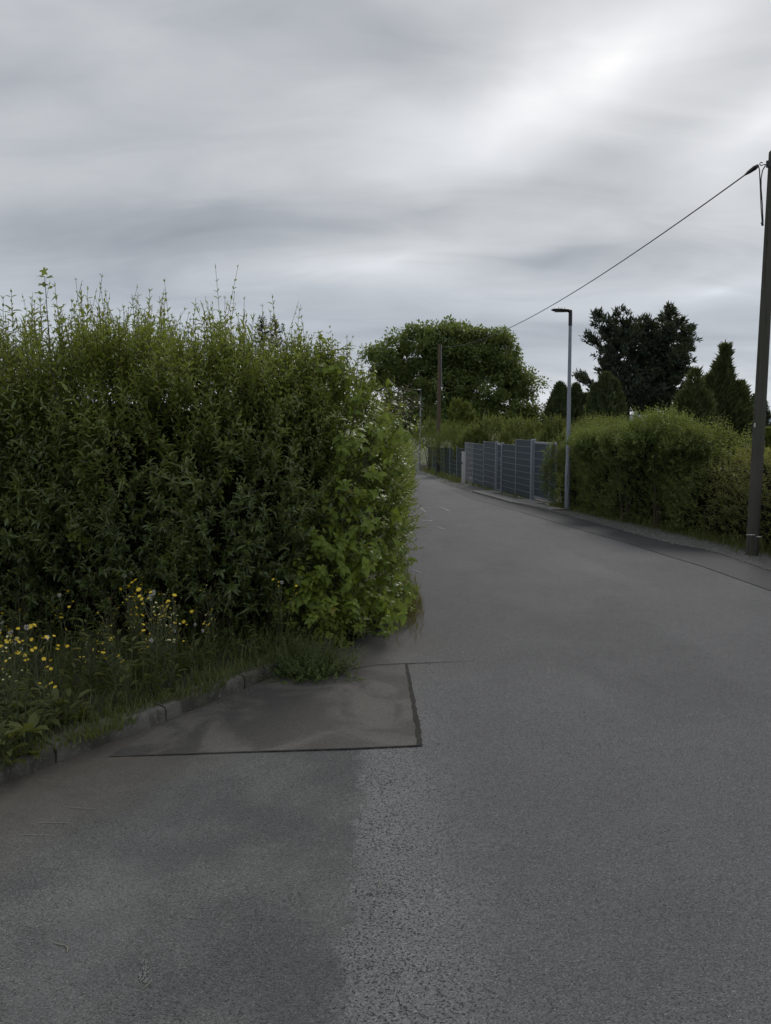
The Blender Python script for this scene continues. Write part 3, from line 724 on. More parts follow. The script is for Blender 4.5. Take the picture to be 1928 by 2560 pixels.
for (px, py) in ((800, 850), (805, 838), (775, 850), (822, 862), (845, 870), (735, 870), (868, 852), (752, 900), (890, 905), (765, 880), (915, 925), (835, 905)):
    cl.append((at(px, py, 6.7) - Vector((0, 0, .2)), .24))
P = np.array([[*c] for c, l in cl]); ln = np.array([l for c, l in cl])
D = np.stack([rng.normal(.15, .45, len(P)), rng.normal(-.55, .35, len(P)), rng.uniform(.2, .9, len(P))], -1); D[-12:] = np.stack([rng.normal(0, .08, 12), rng.normal(0, .1, 12), np.ones(12)], -1)
r, st = shoots(P, D, ln, 4, .085, .052, 62, .05, rng.uniform(0, .5, len(P)), .15, .2, .45)
r[3] *= rng.uniform(.6, 1.1, len(r[3])); r[4] = r[3] * .6
near = np.argsort(-r[3] / r[0][:, 1])
big, rest = near[:300], near[300:]
leaf_objects(T_OVATE, 'dogwood', *[x[big] for x in r[:5]], 'leafd', dw)
leaf_mesh('foliage', T_OVATE, *pick(r, rest), 'leafd', dw, 'stuff')
sticks('shoot_stems', st[0], st[2], .0028, .0016, 'twig', dw, 'stuff', 4)
for i in range(9):
    a = Vector((-.75 + random.uniform(-.3, .5), 6.55 + random.uniform(-.1, .4), gz(6.5))); c = Vector((-.5 + random.uniform(-.7, .5), 6.5, random.uniform(1.0, 2.2)))
    MB().tube([a, a.lerp(c, .5) + Vector((random.uniform(-.08, .08), -.05, 0)), c], [.011, .008, .004], 5).build('branch', 'twig', dw)

n = 300; t_ = rng.uniform(0, 1, n)
P = np.stack([-.58 + .74 * t_ + rng.normal(-.02, .06, n), 5.95 + 1.25 * t_ + rng.normal(.04, .08, n), np.zeros(n)], -1); P[:, 2] = SLOPE * P[:, 1] + rng.uniform(.0, .3, n)
r, st = shoots(P, np.stack([rng.normal(.25, .4, n), rng.normal(-.5, .35, n), rng.uniform(-.1, .7, n)], -1), rng.uniform(.1, .26, n), 5, .05 * rng.uniform(.6, 1.4, n), .024, 58, .0, rng.uniform(0, .4, n), .1, .4, .2)
leaf_mesh('low_foliage', T_LANCE, *r, 'leafr', dw, 'stuff'); sticks('low_stems', st[0], st[2], .002, .0012, 'twig', dw, 'stuff')
# ---- dark purple-leaved shrub at the end of the roadside hedge
pu = thing('purple_leaved_shrub', (.05, 9.4, gz(9.4)), 'small dark reddish brown shrub top showing over the roadside hedge', 'shrub')
P = np.array([[*at(1000 + random.gauss(0, 18), 1035 + random.gauss(0, 22), 8.3 + random.uniform(-.2, .3))] for _ in range(60)])
r, st = shoots(P, rng.normal(0, .4, P.shape) + [.2, -.3, .6], rng.uniform(.1, .2, 60), 4, .05, .026, 60, .1)
leaf_mesh('foliage', T_LANCE, *r, 'purple', pu, 'stuff'); sticks('shoot_stems', st[0], st[2], .002, .001, 'twig', pu, 'stuff')
MB().tube([(.05, 9.4, gz(9.4)), (.1, 9.0, .9), (.14, 8.6, 1.7)], [.02, .014, .006], 6).build('trunk', 'twig', pu)

# ---- shrub behind the hedge
def leafblob(E, n, Lf, Wf, up=.4):
    """leaves through a set of ellipsoids (centre, radii), denser at the surface"""
    Os, Ds, Ns = [], [], []
    for (c, rad, k) in E:
        m = int(n * k); v = nrm(rng.normal(0, 1, (m, 3))); q = rng.uniform(.45, 1.0, m) ** .6
        l = 1 + .22 * lump(v[:, 0] * 2.2 + c[0], v[:, 1] * 2.2 + c[1], v[:, 2] * 2 + c[2])
        Os.append(np.array(c) + v * np.array(rad) * (q * l)[:, None]); Ns.append(v + [0, 0, .6] + rng.normal(0, .5, (m, 3)))
        Ds.append(v * .5 + rng.normal(0, .7, (m, 3)) + [0, 0, up])
    O, D, Nn = map(np.concatenate, (Os, Ds, Ns)); m = len(O)
    return [O, D, Nn, Lf * rng.uniform(.7, 1.3, m), Wf * rng.uniform(.7, 1.3, m), np.zeros(m)]
def sprig(E, n, mat, parent, L_=.35, leaf=.05, wd=.02, K=6, mode=T_LO):
    """upright leafy shoots over ellipsoids"""
    Ps, Ns, T_ = [], [], []
    for (c, rad, k) in E:
        m = int(n * k); v = nrm(rng.normal(0, 1, (m, 3))); v[:, 2] = np.where(rng.random(m) < .6, np.abs(v[:, 2]), v[:, 2])
        l = 1 + .15 * lump(v[:, 0] * 2.5 + c[0], v[:, 1] * 2.5 + c[1], v[:, 2] * 2 + c[2])
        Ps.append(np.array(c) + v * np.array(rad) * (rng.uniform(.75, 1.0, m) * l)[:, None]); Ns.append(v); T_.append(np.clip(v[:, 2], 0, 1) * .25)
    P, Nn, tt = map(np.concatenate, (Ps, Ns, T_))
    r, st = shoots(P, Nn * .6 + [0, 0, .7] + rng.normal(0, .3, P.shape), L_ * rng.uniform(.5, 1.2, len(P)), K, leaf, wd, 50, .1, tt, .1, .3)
    leaf_mesh('foliage', mode, *r, mat, parent, 'stuff'); sticks('shoot_stems', st[0], st[2], .0025, .0012, 'stemg', parent, 'stuff')
def ell_px(px, py, rx, ry, Y, k=1., depth=None):
    c = at(px, py, Y); sx = rx * Y / F; sz = ry * Y / F
    return ((c.x, c.y, c.z), (sx, depth or sx, sz), k)
def trunk(parent, x, y, h, r0, tips=(), mat='bark'):
    z0 = gz(y) - .05
    MB().tube([(x, y, z0), (x + .01 * h, y, z0 + h * .5), (x, y, z0 + h)], [r0, r0 * .75, r0 * .45], 9).build('trunk', mat, parent, smooth=True)
    for tp in tips:
        st_ = Vector((x, y, z0 + h * random.uniform(.55, .95))); e_ = Vector(tp); mid = st_.lerp(e_, .5) + Vector((random.uniform(-.1, .1), 0, .06)) * (e_ - st_).length
        MB().tube([st_, mid, e_], [r0 * .45, r0 * .28, r0 * .08], 6).build('limb', mat, parent, smooth=True)
ys_ = thing('yellow_green_shrub', (-3.2, 9.2, gz(9.2)), 'yellow-green bushy shrub rising behind the privet hedge', 'shrub')
E = [ell_px(330, 930, 120, 95, 9.2), ell_px(420, 960, 90, 80, 9.2, .8), ell_px(270, 985, 100, 80, 9.2, .7)]
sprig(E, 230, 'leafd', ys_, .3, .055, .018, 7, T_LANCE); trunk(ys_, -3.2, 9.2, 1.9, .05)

# ------------------------------------------------------------------ right hedge
def right_hedge(name, label, path, Hs_, s0, s1, n, mat, bulge, tall, seed_tint, parent_loc):
    fn, ln_, dd = path_fn(path)
    Hs = lambda s: np.interp(s, dd, Hs_)
    t = thing(name, parent_loc, label, 'hedge')
    s = rng.uniform(s0 if s0 is not None else 0, s1 if s1 is not None else ln_, n); u = rng.uniform(0, 1.5, n)
    keep = rng.uniform(0, 1, n) < np.clip(.55 + u, 0, 1); s, u = s[keep], u[keep]
    P, Nn = hedge_points(fn, s, u, Hs, 1, bulge, 1.0, .30 if tall > 0 else .10); P = P - Nn * rng.uniform(0, .25, len(P))[:, None]
    D = Nn * .7 + np.array([0, 0, 1]) * (.2 + .8 * np.clip(u, 0, 1))[:, None] + rng.normal(0, .42, P.shape)
    tn = np.clip((u - .8) * 1.6, 0, .6) * seed_tint + .15 * np.clip(lump(P[:, 0]*1.3, P[:, 1]*1.3, P[:, 2]*1.4), 0, 1)
    r, st = shoots(P, D, rng.uniform(.12, .26, len(P)) * (1 + tall * (u > .95)), 6, .048 * rng.uniform(.7, 1.3, len(P)), .025, 52, .12, tn, .1, .4)
    leaf_mesh('foliage', T_LO, *r, mat, t, 'stuff'); sticks('shoot_stems', st[0], st[2], .003, .0015, 'twig', t, 'stuff')
    hedge_core('shade_core', fn, 0.15, ln_ - .15, Hs, 1, .28, 1.0, t, .35)
    return t
# path runs from far to near; outward (to the road) is the left picture side
HFr = HF[::-1]
hA = right_hedge('privet_hedge', 'untrimmed green hedge with tall shoots between the grey gate and the wooden pole', HFr[:5], [1.85, 1.92, 1.9, 1.8, 1.5][:5], None, None, 6000, 'leafh', .16, .55, 1.0, (5.4, 16, gz(16)))
hB = right_hedge('trimmed_hedge', 'flat trimmed brownish green hedge behind the wooden pole', HFr[4:8], [1.46, 1.42, 1.42, 1.42], None, None, 4600, 'leaft', .06, -.45, 1.0, (6.3, 10, gz(10)))
# taller growth along the top of the untrimmed hedge
for (px, py, rx, ry, Y, mt, n_, L_, lb) in (
        (1640, 1108, 74, 50, 14.9, 'leafh', 620, .36, 'tall loose shrub with upright olive shoots rising from the untrimmed hedge'),
        (1708, 1128, 46, 44, 14.2, 'leafb', 460, .26, 'mid-green shrub at the near end of the untrimmed hedge'),
        (1572, 1118, 60, 40, 16.0, 'leafb', 520, .28, 'dull green rounded shrub in the middle of the untrimmed hedge'),
        (1490, 1120, 56, 32, 17.8, 'leafh', 460, .28, 'low olive shrub growing in the hedge beside the near lamp post')):
    c = at(px, py, Y); t_ = thing('hedge_shrub', (c.x, Y, gz(Y)), lb, 'shrub')
    E = [ell_px(px, py, rx, ry, Y, 1, .65), ell_px(px - rx * .4, py + ry * .3, rx * .6, ry * .8, Y - .25, .5, .4), ell_px(px + rx * .45, py + ry * .1, rx * .5, ry * .8, Y + .1, .4, .4)]
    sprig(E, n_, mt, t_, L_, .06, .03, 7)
    for k in range(5): MB().tube([(c.x + random.uniform(-.1, .1), Y, gz(Y) - .02), (c.x + random.uniform(-.4, .4), Y, c.z)], [.02, .008], 5).build('stem', 'twig', t_)
    m_ = bmesh.new(); bmesh.ops.create_icosphere(m_, subdivisions=2, radius=1); mm = MB()
    mm.add([(c.x + v.co.x * rx * Y / F * .62, Y + .25 + v.co.y * .42, c.z - .12 + v.co.z * ry * Y / F * .62) for v in m_.verts], [tuple(v.index for v in f.verts) for f in m_.faces]); m_.free()
    mm.build('shade_core', 'core', t_)  # added dark ellipsoid closing sky gaps, inner shade put into its colour

# ------------------------------------------------------------------ wooden poles, cable, street lamps
p0 = Vector((ground(1889, 1392).x, 11.2, gz(11.2))); ptop = at(1936, 372, 11.15)
pole = thing('utility_pole', p0, 'weathered grey-green wooden utility pole beside the trimmed hedge', 'utility pole')
H_ = ptop.z - p0.z
ring = []
m = MB(); sides = 20; lv = [(-.1, .088), (0, .086), (.3, .083), (.7, .074), (.97, .068)]
V, Fc = [], []
for f_, r_ in lv:
    c = p0.lerp(ptop, max(f_, 0)) + Vector((0, 0, -.15 if f_ < 0 else 0))
    for k in range(sides):
        th = 2 * math.pi * k / sides; rr = r_ * (1 + .02 * math.sin(3 * th + f_ * 4))
        V.append(c + Vector((math.cos(th) * rr, math.sin(th) * rr, 0)))
# slanted cut at the top
for k in range(sides):
    th = 2 * math.pi * k / sides; c = ptop
    V.append(c + Vector((math.cos(th) * .068, math.sin(th) * .068, .02 + .085 * (math.cos(th) * .8))))
nl = len(lv) + 1
for i in range(nl - 1):
    for k in range(sides): Fc.append((i*sides+k, i*sides+(k+1) % sides, (i+1)*sides+(k+1) % sides, (i+1)*sides+k))
Fc.append(tuple((nl-1)*sides+k for k in range(sides)))
m.add(V, Fc); m.build('pole_shaft', 'polewood', pole, smooth=True)
clampP = at(1892, 416, 11.05); hookP = at(1914, 412, 11.1)
hk = [at(1921, 414, 11.12) + Vector((.05, 0, 0)), at(1912, 411, 11.1), at(1903, 414, 11.1), at(1899, 410, 11.1), at(1902, 406, 11.1), at(1907, 407, 11.1)]
MB().tube(hk, .007, 6).build('hook', 'black', pole, smooth=True)
MB().tube([at(1921, 418, 11.08), at(1921, 402, 11.08)], .03, 8).build('bracket', 'black', pole)
loop = [at(1896, 413, 11.05), at(1899, 425, 11.05), at(1901, 470, 11.05), at(1903, 520, 11.05), at(1906, 562, 11.07), at(1908, 555, 11.07), at(1906, 510, 11.06), at(1903, 470, 11.06), at(1903, 445, 11.06), at(1907, 425, 11.07), at(1914, 414, 11.08)]
MB().tube(loop, .008, 6).build('cable_loop', 'black', pole, smooth=True)
MB().tube([at(1905, 555, 11.06), at(1907, 564, 11.08)], .016, 6).build('cable_clip', 'black', pole)
for (px, py) in ((1896, 1212), (1897, 1230), (1894, 1252), (1896, 1290)):
    c = at(px, py, 11.12); MB().tube([c + Vector((0, .05, 0)), c], .008, 6).build('nail', 'galv', pole)
c = at(1887, 1063, 11.14); MB().box((c.x, c.y, c.z), (.016, .02, .06)).build('marker_plate', 'white', pole)

q0 = Vector((at(1094.5, 1187, 40).x, 40, gz(40))); qt = at(1100, 860, 40)
pole2 = thing('utility_pole', q0, 'thin brown wooden utility pole in front of the overgrown mesh fence', 'utility pole')
MB().tube([q0 - Vector((0, 0, .1)), q0, q0.lerp(qt, .4), qt], [.125, .125, .108, .085], 14).build('pole_shaft', 'polebrown', pole2, smooth=True)
MB().tube([q0 - Vector((0, 0, .02)), q0.lerp(qt, .15), q0.lerp(qt, .21)], [.135, .129, .124], 14).build('black_base', 'black', pole2, smooth=True)
MB().tube([qt + Vector((.09, -.05, -2.2)), qt + Vector((.07, -.05, -.05))], .02, 6).build('conduit', 'galv', pole2)
MB().box((qt.x + .1, qt.y - .02, qt.z - .14), (.12, .05, .05)).build('bracket', 'black', pole2)

ca = clampP; cb = at(1106, 868, 40)
cable = thing('overhead_cable', ca, 'thin black overhead cable hanging between the two wooden poles', 'cable')
pts = []
for i in range(41):
    t = i / 40; p = ca.lerp(cb, t); p.z -= 4 * .62 * t * (1 - t); pts.append(p)
MB().tube(pts, .0095, 6).build('wire', 'black', cable, smooth=True)
dc = (pts[1] - pts[0]).normalized()
MB().tube([ca - dc * .02, ca + dc * .05, ca + dc * .2, ca + dc * .30], [.022, .034, .026, .012], 8).build('tension_clamp', 'black', cable, smooth=True)

def lamp(label, foot_px, Y, top_px, head_px, grp):
    f = Vector((at(*foot_px, Y).x, Y, gz(Y))); tp = at(*top_px, Y); Hh = tp.z - f.z
    t = thing('street_lamp', f, label, 'street lamp', grp)
    MB().tube([f - Vector((0, 0, .08)), f, f.lerp(tp, .23), f.lerp(tp, .24), f.lerp(tp, .93)], [.068, .068, .064, .052, .038], 16).build('lamp_post', 'galv', t, smooth=True)
    MB().tube([f - Vector((0, 0, .02)), f + Vector((0, 0, .03))], [.078, .074], 16).build('base_collar', 'lamp', t, smooth=True)
    MB().box((f.x - .01, f.y - .063, f.z + .75), (.075, .012, .32)).build('access_door', 'galvd', t, bevel=.003)
    MB().tube([f.lerp(tp, .335), f.lerp(tp, .35)], .053, 16).build('sticker', 'black', t)
    MB().tube([f.lerp(tp, .925), f.lerp(tp, .985), tp], [.046, .046, .040], 14).build('spigot', 'lamp', t, smooth=True)
    hx = at(*head_px, Y - .1); L_ = tp.x - hx.x
    # flat leaf-shaped LED head reaching over the road
    V, Fc = [], []; ns, k = 11, 10
    for i in range(ns):
        u = i / (ns - 1); xx = tp.x + .02 - u * (L_ + .02)
        wd = .04 + .115 * math.sin(math.pi * min(1, max(0, (u - .1) / .9) ** .8)) if u > .12 else .035
        wd = max(wd if u < .97 else .03, .012); th = .030 + .022 * math.sin(math.pi * u)
        if u > .95: th = .012
        zc = tp.z - .012 + .02 * u
        for j in range(k):
            a = 2 * math.pi * j / k
            V.append((xx, tp.y - .02 + math.cos(a) * wd, zc + math.sin(a) * th * (1.0 if math.sin(a) > 0 else .75)))
    for i in range(ns-1):
        for j in range(k): Fc.append((i*k+j, (i+1)*k+j, (i+1)*k+(j+1) % k, i*k+(j+1) % k))
    Fc += [tuple(range(k)), tuple((ns-1)*k+j for j in range(k))[::-1]]
    hd_ = MB().add(V, Fc).build('lamp_head', 'lamp', t, smooth=True)
    MB().box((tp.x - L_ * .55, tp.y - .02, tp.z - .032), (L_ * .5, .15, .012)).build('lens', 'lens', t)
    for fr in (.35, .5, .65):
        MB().box((tp.x - L_ * fr, tp.y - .02, tp.z + .05), (.008, .15, .016)).build('cooling_fin', 'lamp', t)
    MB().tube([tp + Vector((.0, -.02, -.03)), tp + Vector((-.10, -.02, -.006))], [.04, .032], 10).build('neck', 'lamp', t, smooth=True)
    return t
lamp('galvanised street lamp with flat black head standing before the untrimmed hedge', (1418, 1275), 18.9, (1426.5, 776), (1380, 778), None)
lamp('far galvanised street lamp at the bend beyond the mesh fence', (1049, 1178), 47.5, (1052, 975), (1032, 976), None)

# ------------------------------------------------------------------ fences and gates
def fpt(y): return Vector((float(np.interp(y, [a[1] for a in FL], [a[0] for a in FL])), y, 0))
def post(parent, y, ztop, w_=.06, name='post', dx=0):
    p = fpt(y); z0 = gz(y) - .05
    return MB().box((p.x + dx, p.y, (ztop + z0) / 2), (w_, w_, ztop - z0), fpt(y + .2) - fpt(y - .2)).build(name, 'galv', parent, bevel=.004)
def panel(parent, y0, y1, ztop, zbot, strips=True, vert=False, wire='galvd'):
    a, c = fpt(y0), fpt(y1); ax = c - a; L_ = ax.length; mid = (a + c) / 2; nrm_ = Vector((-ax.y, ax.x, 0)).normalized()
    if nrm_.x > 0: nrm_ = -nrm_                      # towards the road
    hh = ztop - zbot; nb = max(2, round(hh / .2)); sp = hh / nb
    pn = MB()
    for i in range(nb + 1):
        c_ = mid + nrm_ * .012; pn.box((c_.x, c_.y, zbot + sp * i), (L_, .009, .017 if 0 < i < nb else .02), ax)
    pn_o = None
    root = bpy.data.objects.new('fence_panel', None); COL.objects.link(root); root.parent = parent; root.location = mid - parent.location + Vector((0, 0, zbot))
    for i in range(nb + 1):
        c_ = mid + nrm_ * .012
        MB().box((c_.x, c_.y, zbot + sp * i), (L_, .009, .013), ax).build('horizontal_rod', wire, root)
    if strips:
        for i in range(nb):
            c_ = mid + nrm_ * random.uniform(-.003, .003)
            MB().box((c_.x, c_.y, zbot + sp * (i + .5)), (L_, .004, sp - .010), ax).build('privacy_strip', 'anthra', root)
    if vert:
        mb = MB(); k = int(L_ / .05)
        for i in range(k + 1):
            q = a + ax * (i / k); mb.box((q.x, q.y, zbot + hh / 2), (.006, .006, hh), ax)
        mb.build('vertical_rods', wire, root)['kind'] = 'stuff'
    return root
fence = thing('privacy_fence', fpt(27) + Vector((0, 0, gz(27))), 'stepped metal mesh fence with dark grey privacy strips between the gates', 'fence')
panel(fence, 30.75, 32.3, 1.05, gz(31.5) + .03, False, True)
panel(fence, 28.6, 30.7, 1.04, gz(29) + .03)
panel(fence, 26.35, 28.5, 1.16, gz(26.5) + .03)
panel(fence, 23.85, 25.45, 1.12, gz(24) + .03)
panel(fence, 22.2, 23.78, 1.295, gz(22.4) + .03)
for (y, z, w_) in ((32.32, 1.07, .06), (31.9, 1.06, .04), (30.72, 1.05, .05), (28.54, 1.17, .05), (23.81, 1.30, .05)):
    post(fence, y, z, w_)
g1 = thing('garden_gate', fpt(25.9) + Vector((0, 0, gz(25.9))), 'narrow grey pedestrian gate set into the privacy fence', 'gate')
post(g1, 26.24, 1.19, .10, 'gate_post'); post(g1, 25.5, 1.17, .08, 'gate_post')
def gate_leaf(g, y0, y1, ztop, zbot, hy, hz):
    a, c = fpt(y0), fpt(y1); ax = c - a; L_ = ax.length; mid = (a + c) / 2
    for z in (ztop - .02, zbot + .02): MB().box((mid.x, mid.y, z), (L_, .042, .045), ax).build('frame_rail', 'galv', g, bevel=.004)
    for q in (a + ax.normalized() * .022, c - ax.normalized() * .022): MB().box((q.x, q.y, (ztop + zbot) / 2), (.04, .04, ztop - zbot - .092), ax).build('frame_stile', 'galv', g, bevel=.004)
    panel(g, y0 + .05, y1 - .05, ztop - .05, zbot + .05)
    p = fpt(hy); hn = Vector((-1, 0, 0))
    hb = MB().box((p.x - .03, p.y, hz), (.012, .03, .16), ax).build('lock_plate', 'galvd', g)
    MB().tube([(p.x - .03, p.y, hz + .03), (p.x - .08, p.y, hz + .03), (p.x - .085, p.y + .12, hz + .03)], .012, 8).build('handle', 'galv', g, smooth=True)
gate_leaf(g1, 25.56, 26.16, 1.13, gz(25.8) + .05, 25.66, .56)
g2 = thing('double_gate', fpt(21.5) + Vector((0, 0, gz(21.5))), 'wide grey steel gate with dark strips next to the untrimmed hedge', 'gate')
post(g2, 22.05, 1.33, .13, 'gate_post')
gate_leaf(g2, 20.64, 21.95, 1.26, -.32, 20.8, .50)
MB().box((fpt(20.55).x, 20.55, .46), (.05, .05, 1.58)).build('meeting_post', 'galv', g2, bevel=.004)
gate_leaf(g2, 19.9, 20.5, 1.26, -.32, 20.3, .50)
ms_ = thing('mesh_fence', fpt(40) + Vector((0, 0, gz(40))), 'low green overgrown wire mesh fence behind the brown pole', 'fence')
yy = 32.5
while yy < 47.5:
    y1 = min(yy + 2.5, 47.5); panel(ms_, yy, y1, gz((yy+y1)/2) + 1.44, gz(y1) + .12, False, True, 'meshgreen'); post(ms_, y1, gz(y1) + 1.5, .05); yy = y1
# white stub post
wp = Vector((at(1160, 1206, 32.0).x - .02, 32.0, gz(32)))
sp_ = thing('marker_post', wp, 'short white plastic service post at the end of the mesh fence', 'post')
MB().box((wp.x, wp.y, wp.z + .62), (.15, .15, 1.30)).build('body', 'white', sp_, bevel=.012)
MB().box((wp.x, wp.y, wp.z + 1.29), (.165, .165, .04)).build('cap', 'white', sp_, bevel=.012)
MB().tube([(wp.x - .05, wp.y - .05, wp.z + .85), (wp.x - .09, wp.y - .09, wp.z + .85)], .03, 10).build('lock', 'black', sp_)
# small white gate at the bend
gp = Vector((at(1037, 1176, 47).x - .05, 47.0, gz(47)))
wg = thing('white_gate', gp, 'small white garden gate with rounded top beside the far lamp', 'gate')
arc = [gp + Vector((-.28, 0, 0)), gp + Vector((-.28, 0, .85))] + [gp + Vector((-.28 * math.cos(a), 0, .85 + .16 * math.sin(a))) for a in np.linspace(.3, 2.84, 7)] + [gp + Vector((.28, 0, .85)), gp + Vector((.28, 0, 0))]
MB().tube(arc, .028, 8).build('frame', 'white', wg, smooth=True)
for i in range(5): MB().box((gp.x - .2 + .1 * i, gp.y, gp.z + .48), (.06, .02, .82)).build('slat', 'white', wg)
MB().box((gp.x, gp.y - .02, gp.z + .55), (.55, .02, .05)).build('cross_rail', 'white', wg)

# ------------------------------------------------------------------ garden shrubs behind the fences
SH = [ # px, top py, half width px, Y, material, label
 (1075, 1052, 45, 44, 'leafh', 'feathery olive shrub spilling over the mesh fence by the far lamp'),
 (1135, 1062, 45, 39, 'leafh', 'feathery olive shrub spilling over the mesh fence beside the white post'),
 (1225, 1040, 62, 36, 'leafb', 'rounded dark green shrub behind the narrow gate'),
 (1310, 1045, 60, 32, 'leafb', 'dense dark green shrub behind the stepped fence near the wide gate'),
 (1395, 1052, 50, 27, 'leafb', 'loose green shrub behind the wide gate and street lamp'),
 (1185, 1075, 40, 35.5, 'leafb', 'low dark shrub behind the see-through fence panel'),
 (1022, 975, 72, 55, 'leafo', 'dark lower left foliage of the walnut beyond the far street lamp')]  # stands in for the walnut's low foliage, a dark backdrop to the lamp
for (px, py, hw, Y, mt, lb) in SH:
    g0 = gz(Y); top = at(px, py, Y).z; x = at(px, py, Y).x; sx = hw * Y / F
    t = thing('garden_shrub', (x, Y, g0), lb, 'shrub', None)
    hh = top - g0
    E = [((x, Y, g0 + hh * .52), (sx, sx * .8, hh * .48), 1.), ((x - sx * .45, Y - .2, g0 + hh * .42), (sx * .7, sx * .6, hh * .4), .6), ((x + sx * .5, Y - .2, g0 + hh * .45), (sx * .65, sx * .6, hh * .42), .6)]
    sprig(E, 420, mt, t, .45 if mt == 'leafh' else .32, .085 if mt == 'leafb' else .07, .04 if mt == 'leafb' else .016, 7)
    for k in range(4): MB().tube([(x, Y, g0 - .03), (x + random.uniform(-.5, .5) * sx, Y, g0 + hh * .6)], [.03, .012], 5).build('stem', 'twig', t)
yt = thing('young_tree', (at(1152, 1060, 41).x, 41.5, gz(41.5)), 'bright yellow-green young tree before the big walnut tree', 'tree')
E = [ell_px(1142, 1050, 16, 48, 41.5, 1), ell_px(1165, 1055, 16, 42, 41.5, .9), ell_px(1152, 1080, 34, 35, 41.5, 1.3)]
sprig(E, 190, 'leafy', yt, .3, .12, .06, 5); trunk(yt, at(1152, 1060, 41).x, 41.5, 2.0, .05)

# ------------------------------------------------------------------ trees
def broad_tree(label, base, E, ncl, per, leaf, mat, name='walnut_tree', trunk_r=.35, trunk_h=3.0):
    t = thing(name, base, label, 'tree'); cs, tips = [], []
    for (c, rad, k) in E:
        m = int(ncl * k); v = nrm(rng.normal(0, 1, (m, 3))); q = rng.uniform(.55, 1., m)
        cs.append(np.array(c) + v * np.array(rad) * q[:, None]); tips.append(c)
    C = np.concatenate(cs); m = len(C); rr = rng.uniform(.35, .95, m)
    v = nrm(rng.normal(0, 1, (m * per, 3))); q = rng.uniform(.25, 1, m * per)
    Cr, Rr = np.repeat(C, per, 0), np.repeat(rr, per)
    O = Cr + v * [1, 1, .72] * (Rr * q)[:, None]
    Nn = v * .6 + [0, 0, .7] + rng.normal(0, .5, O.shape); D = v + [0, 0, -.25] + rng.normal(0, .5, O.shape)
    leaf_mesh('crown', T_LO, O, D, Nn, leaf * rng.uniform(.7, 1.3, len(O)), leaf * .5 * rng.uniform(.7, 1.3, len(O)), np.repeat(rng.uniform(0, .35, m), per), mat, t, 'stuff')
    x, y = base[0], base[1]; trunk(t, x, y, trunk_h, trunk_r, tips)
    sel = rng.choice(m, 140); T_ = np.array(tips)
    dd = np.argmin(((C[sel][:, None] - T_[None]) ** 2).sum(-1), 1)
    sticks('branches', T_[dd] * .85 + np.array([x, y, gz(y) + trunk_h]) * .15, C[sel], .06, .02, 'bark', t, 'stuff', 5)
    return t
Y = 60
E = [ell_px(968, 905, 54, 72, Y, .8), ell_px(1048, 878, 55, 68, Y, .9), ell_px(1128, 862, 72, 60, Y, 1.1), ell_px(1190, 880, 52, 62, Y, .7), ell_px(1252, 890, 50, 62, Y, .8), ell_px(1298, 962, 48, 42, Y, .6),
     ell_px(1205, 975, 95, 60, Y, .95), ell_px(1005, 985, 90, 72, Y, 1.0), ell_px(1120, 965, 80, 65, Y, .9), ell_px(1040, 1050, 115, 45, Y, 1.1), ell_px(1235, 1040, 105, 42, Y, 1.0), ell_px(1140, 1050, 90, 40, Y, .9)]
broad_tree('large spreading dark green walnut tree beyond the fence and the brown pole', (at(1140, 1000, Y).x, Y, gz(Y)), E, 60, 130, .26, 'leafo')
Y = 58
bt = broad_tree('small bright-edged tree at the right foot of the walnut', (at(1330, 1060, Y).x, Y, gz(Y)), [ell_px(1330, 1050, 32, 42, Y, 1), ell_px(1300, 1060, 30, 30, Y, .7)], 40, 60, .25, 'leafb', 'garden_tree', .1, 1.5)

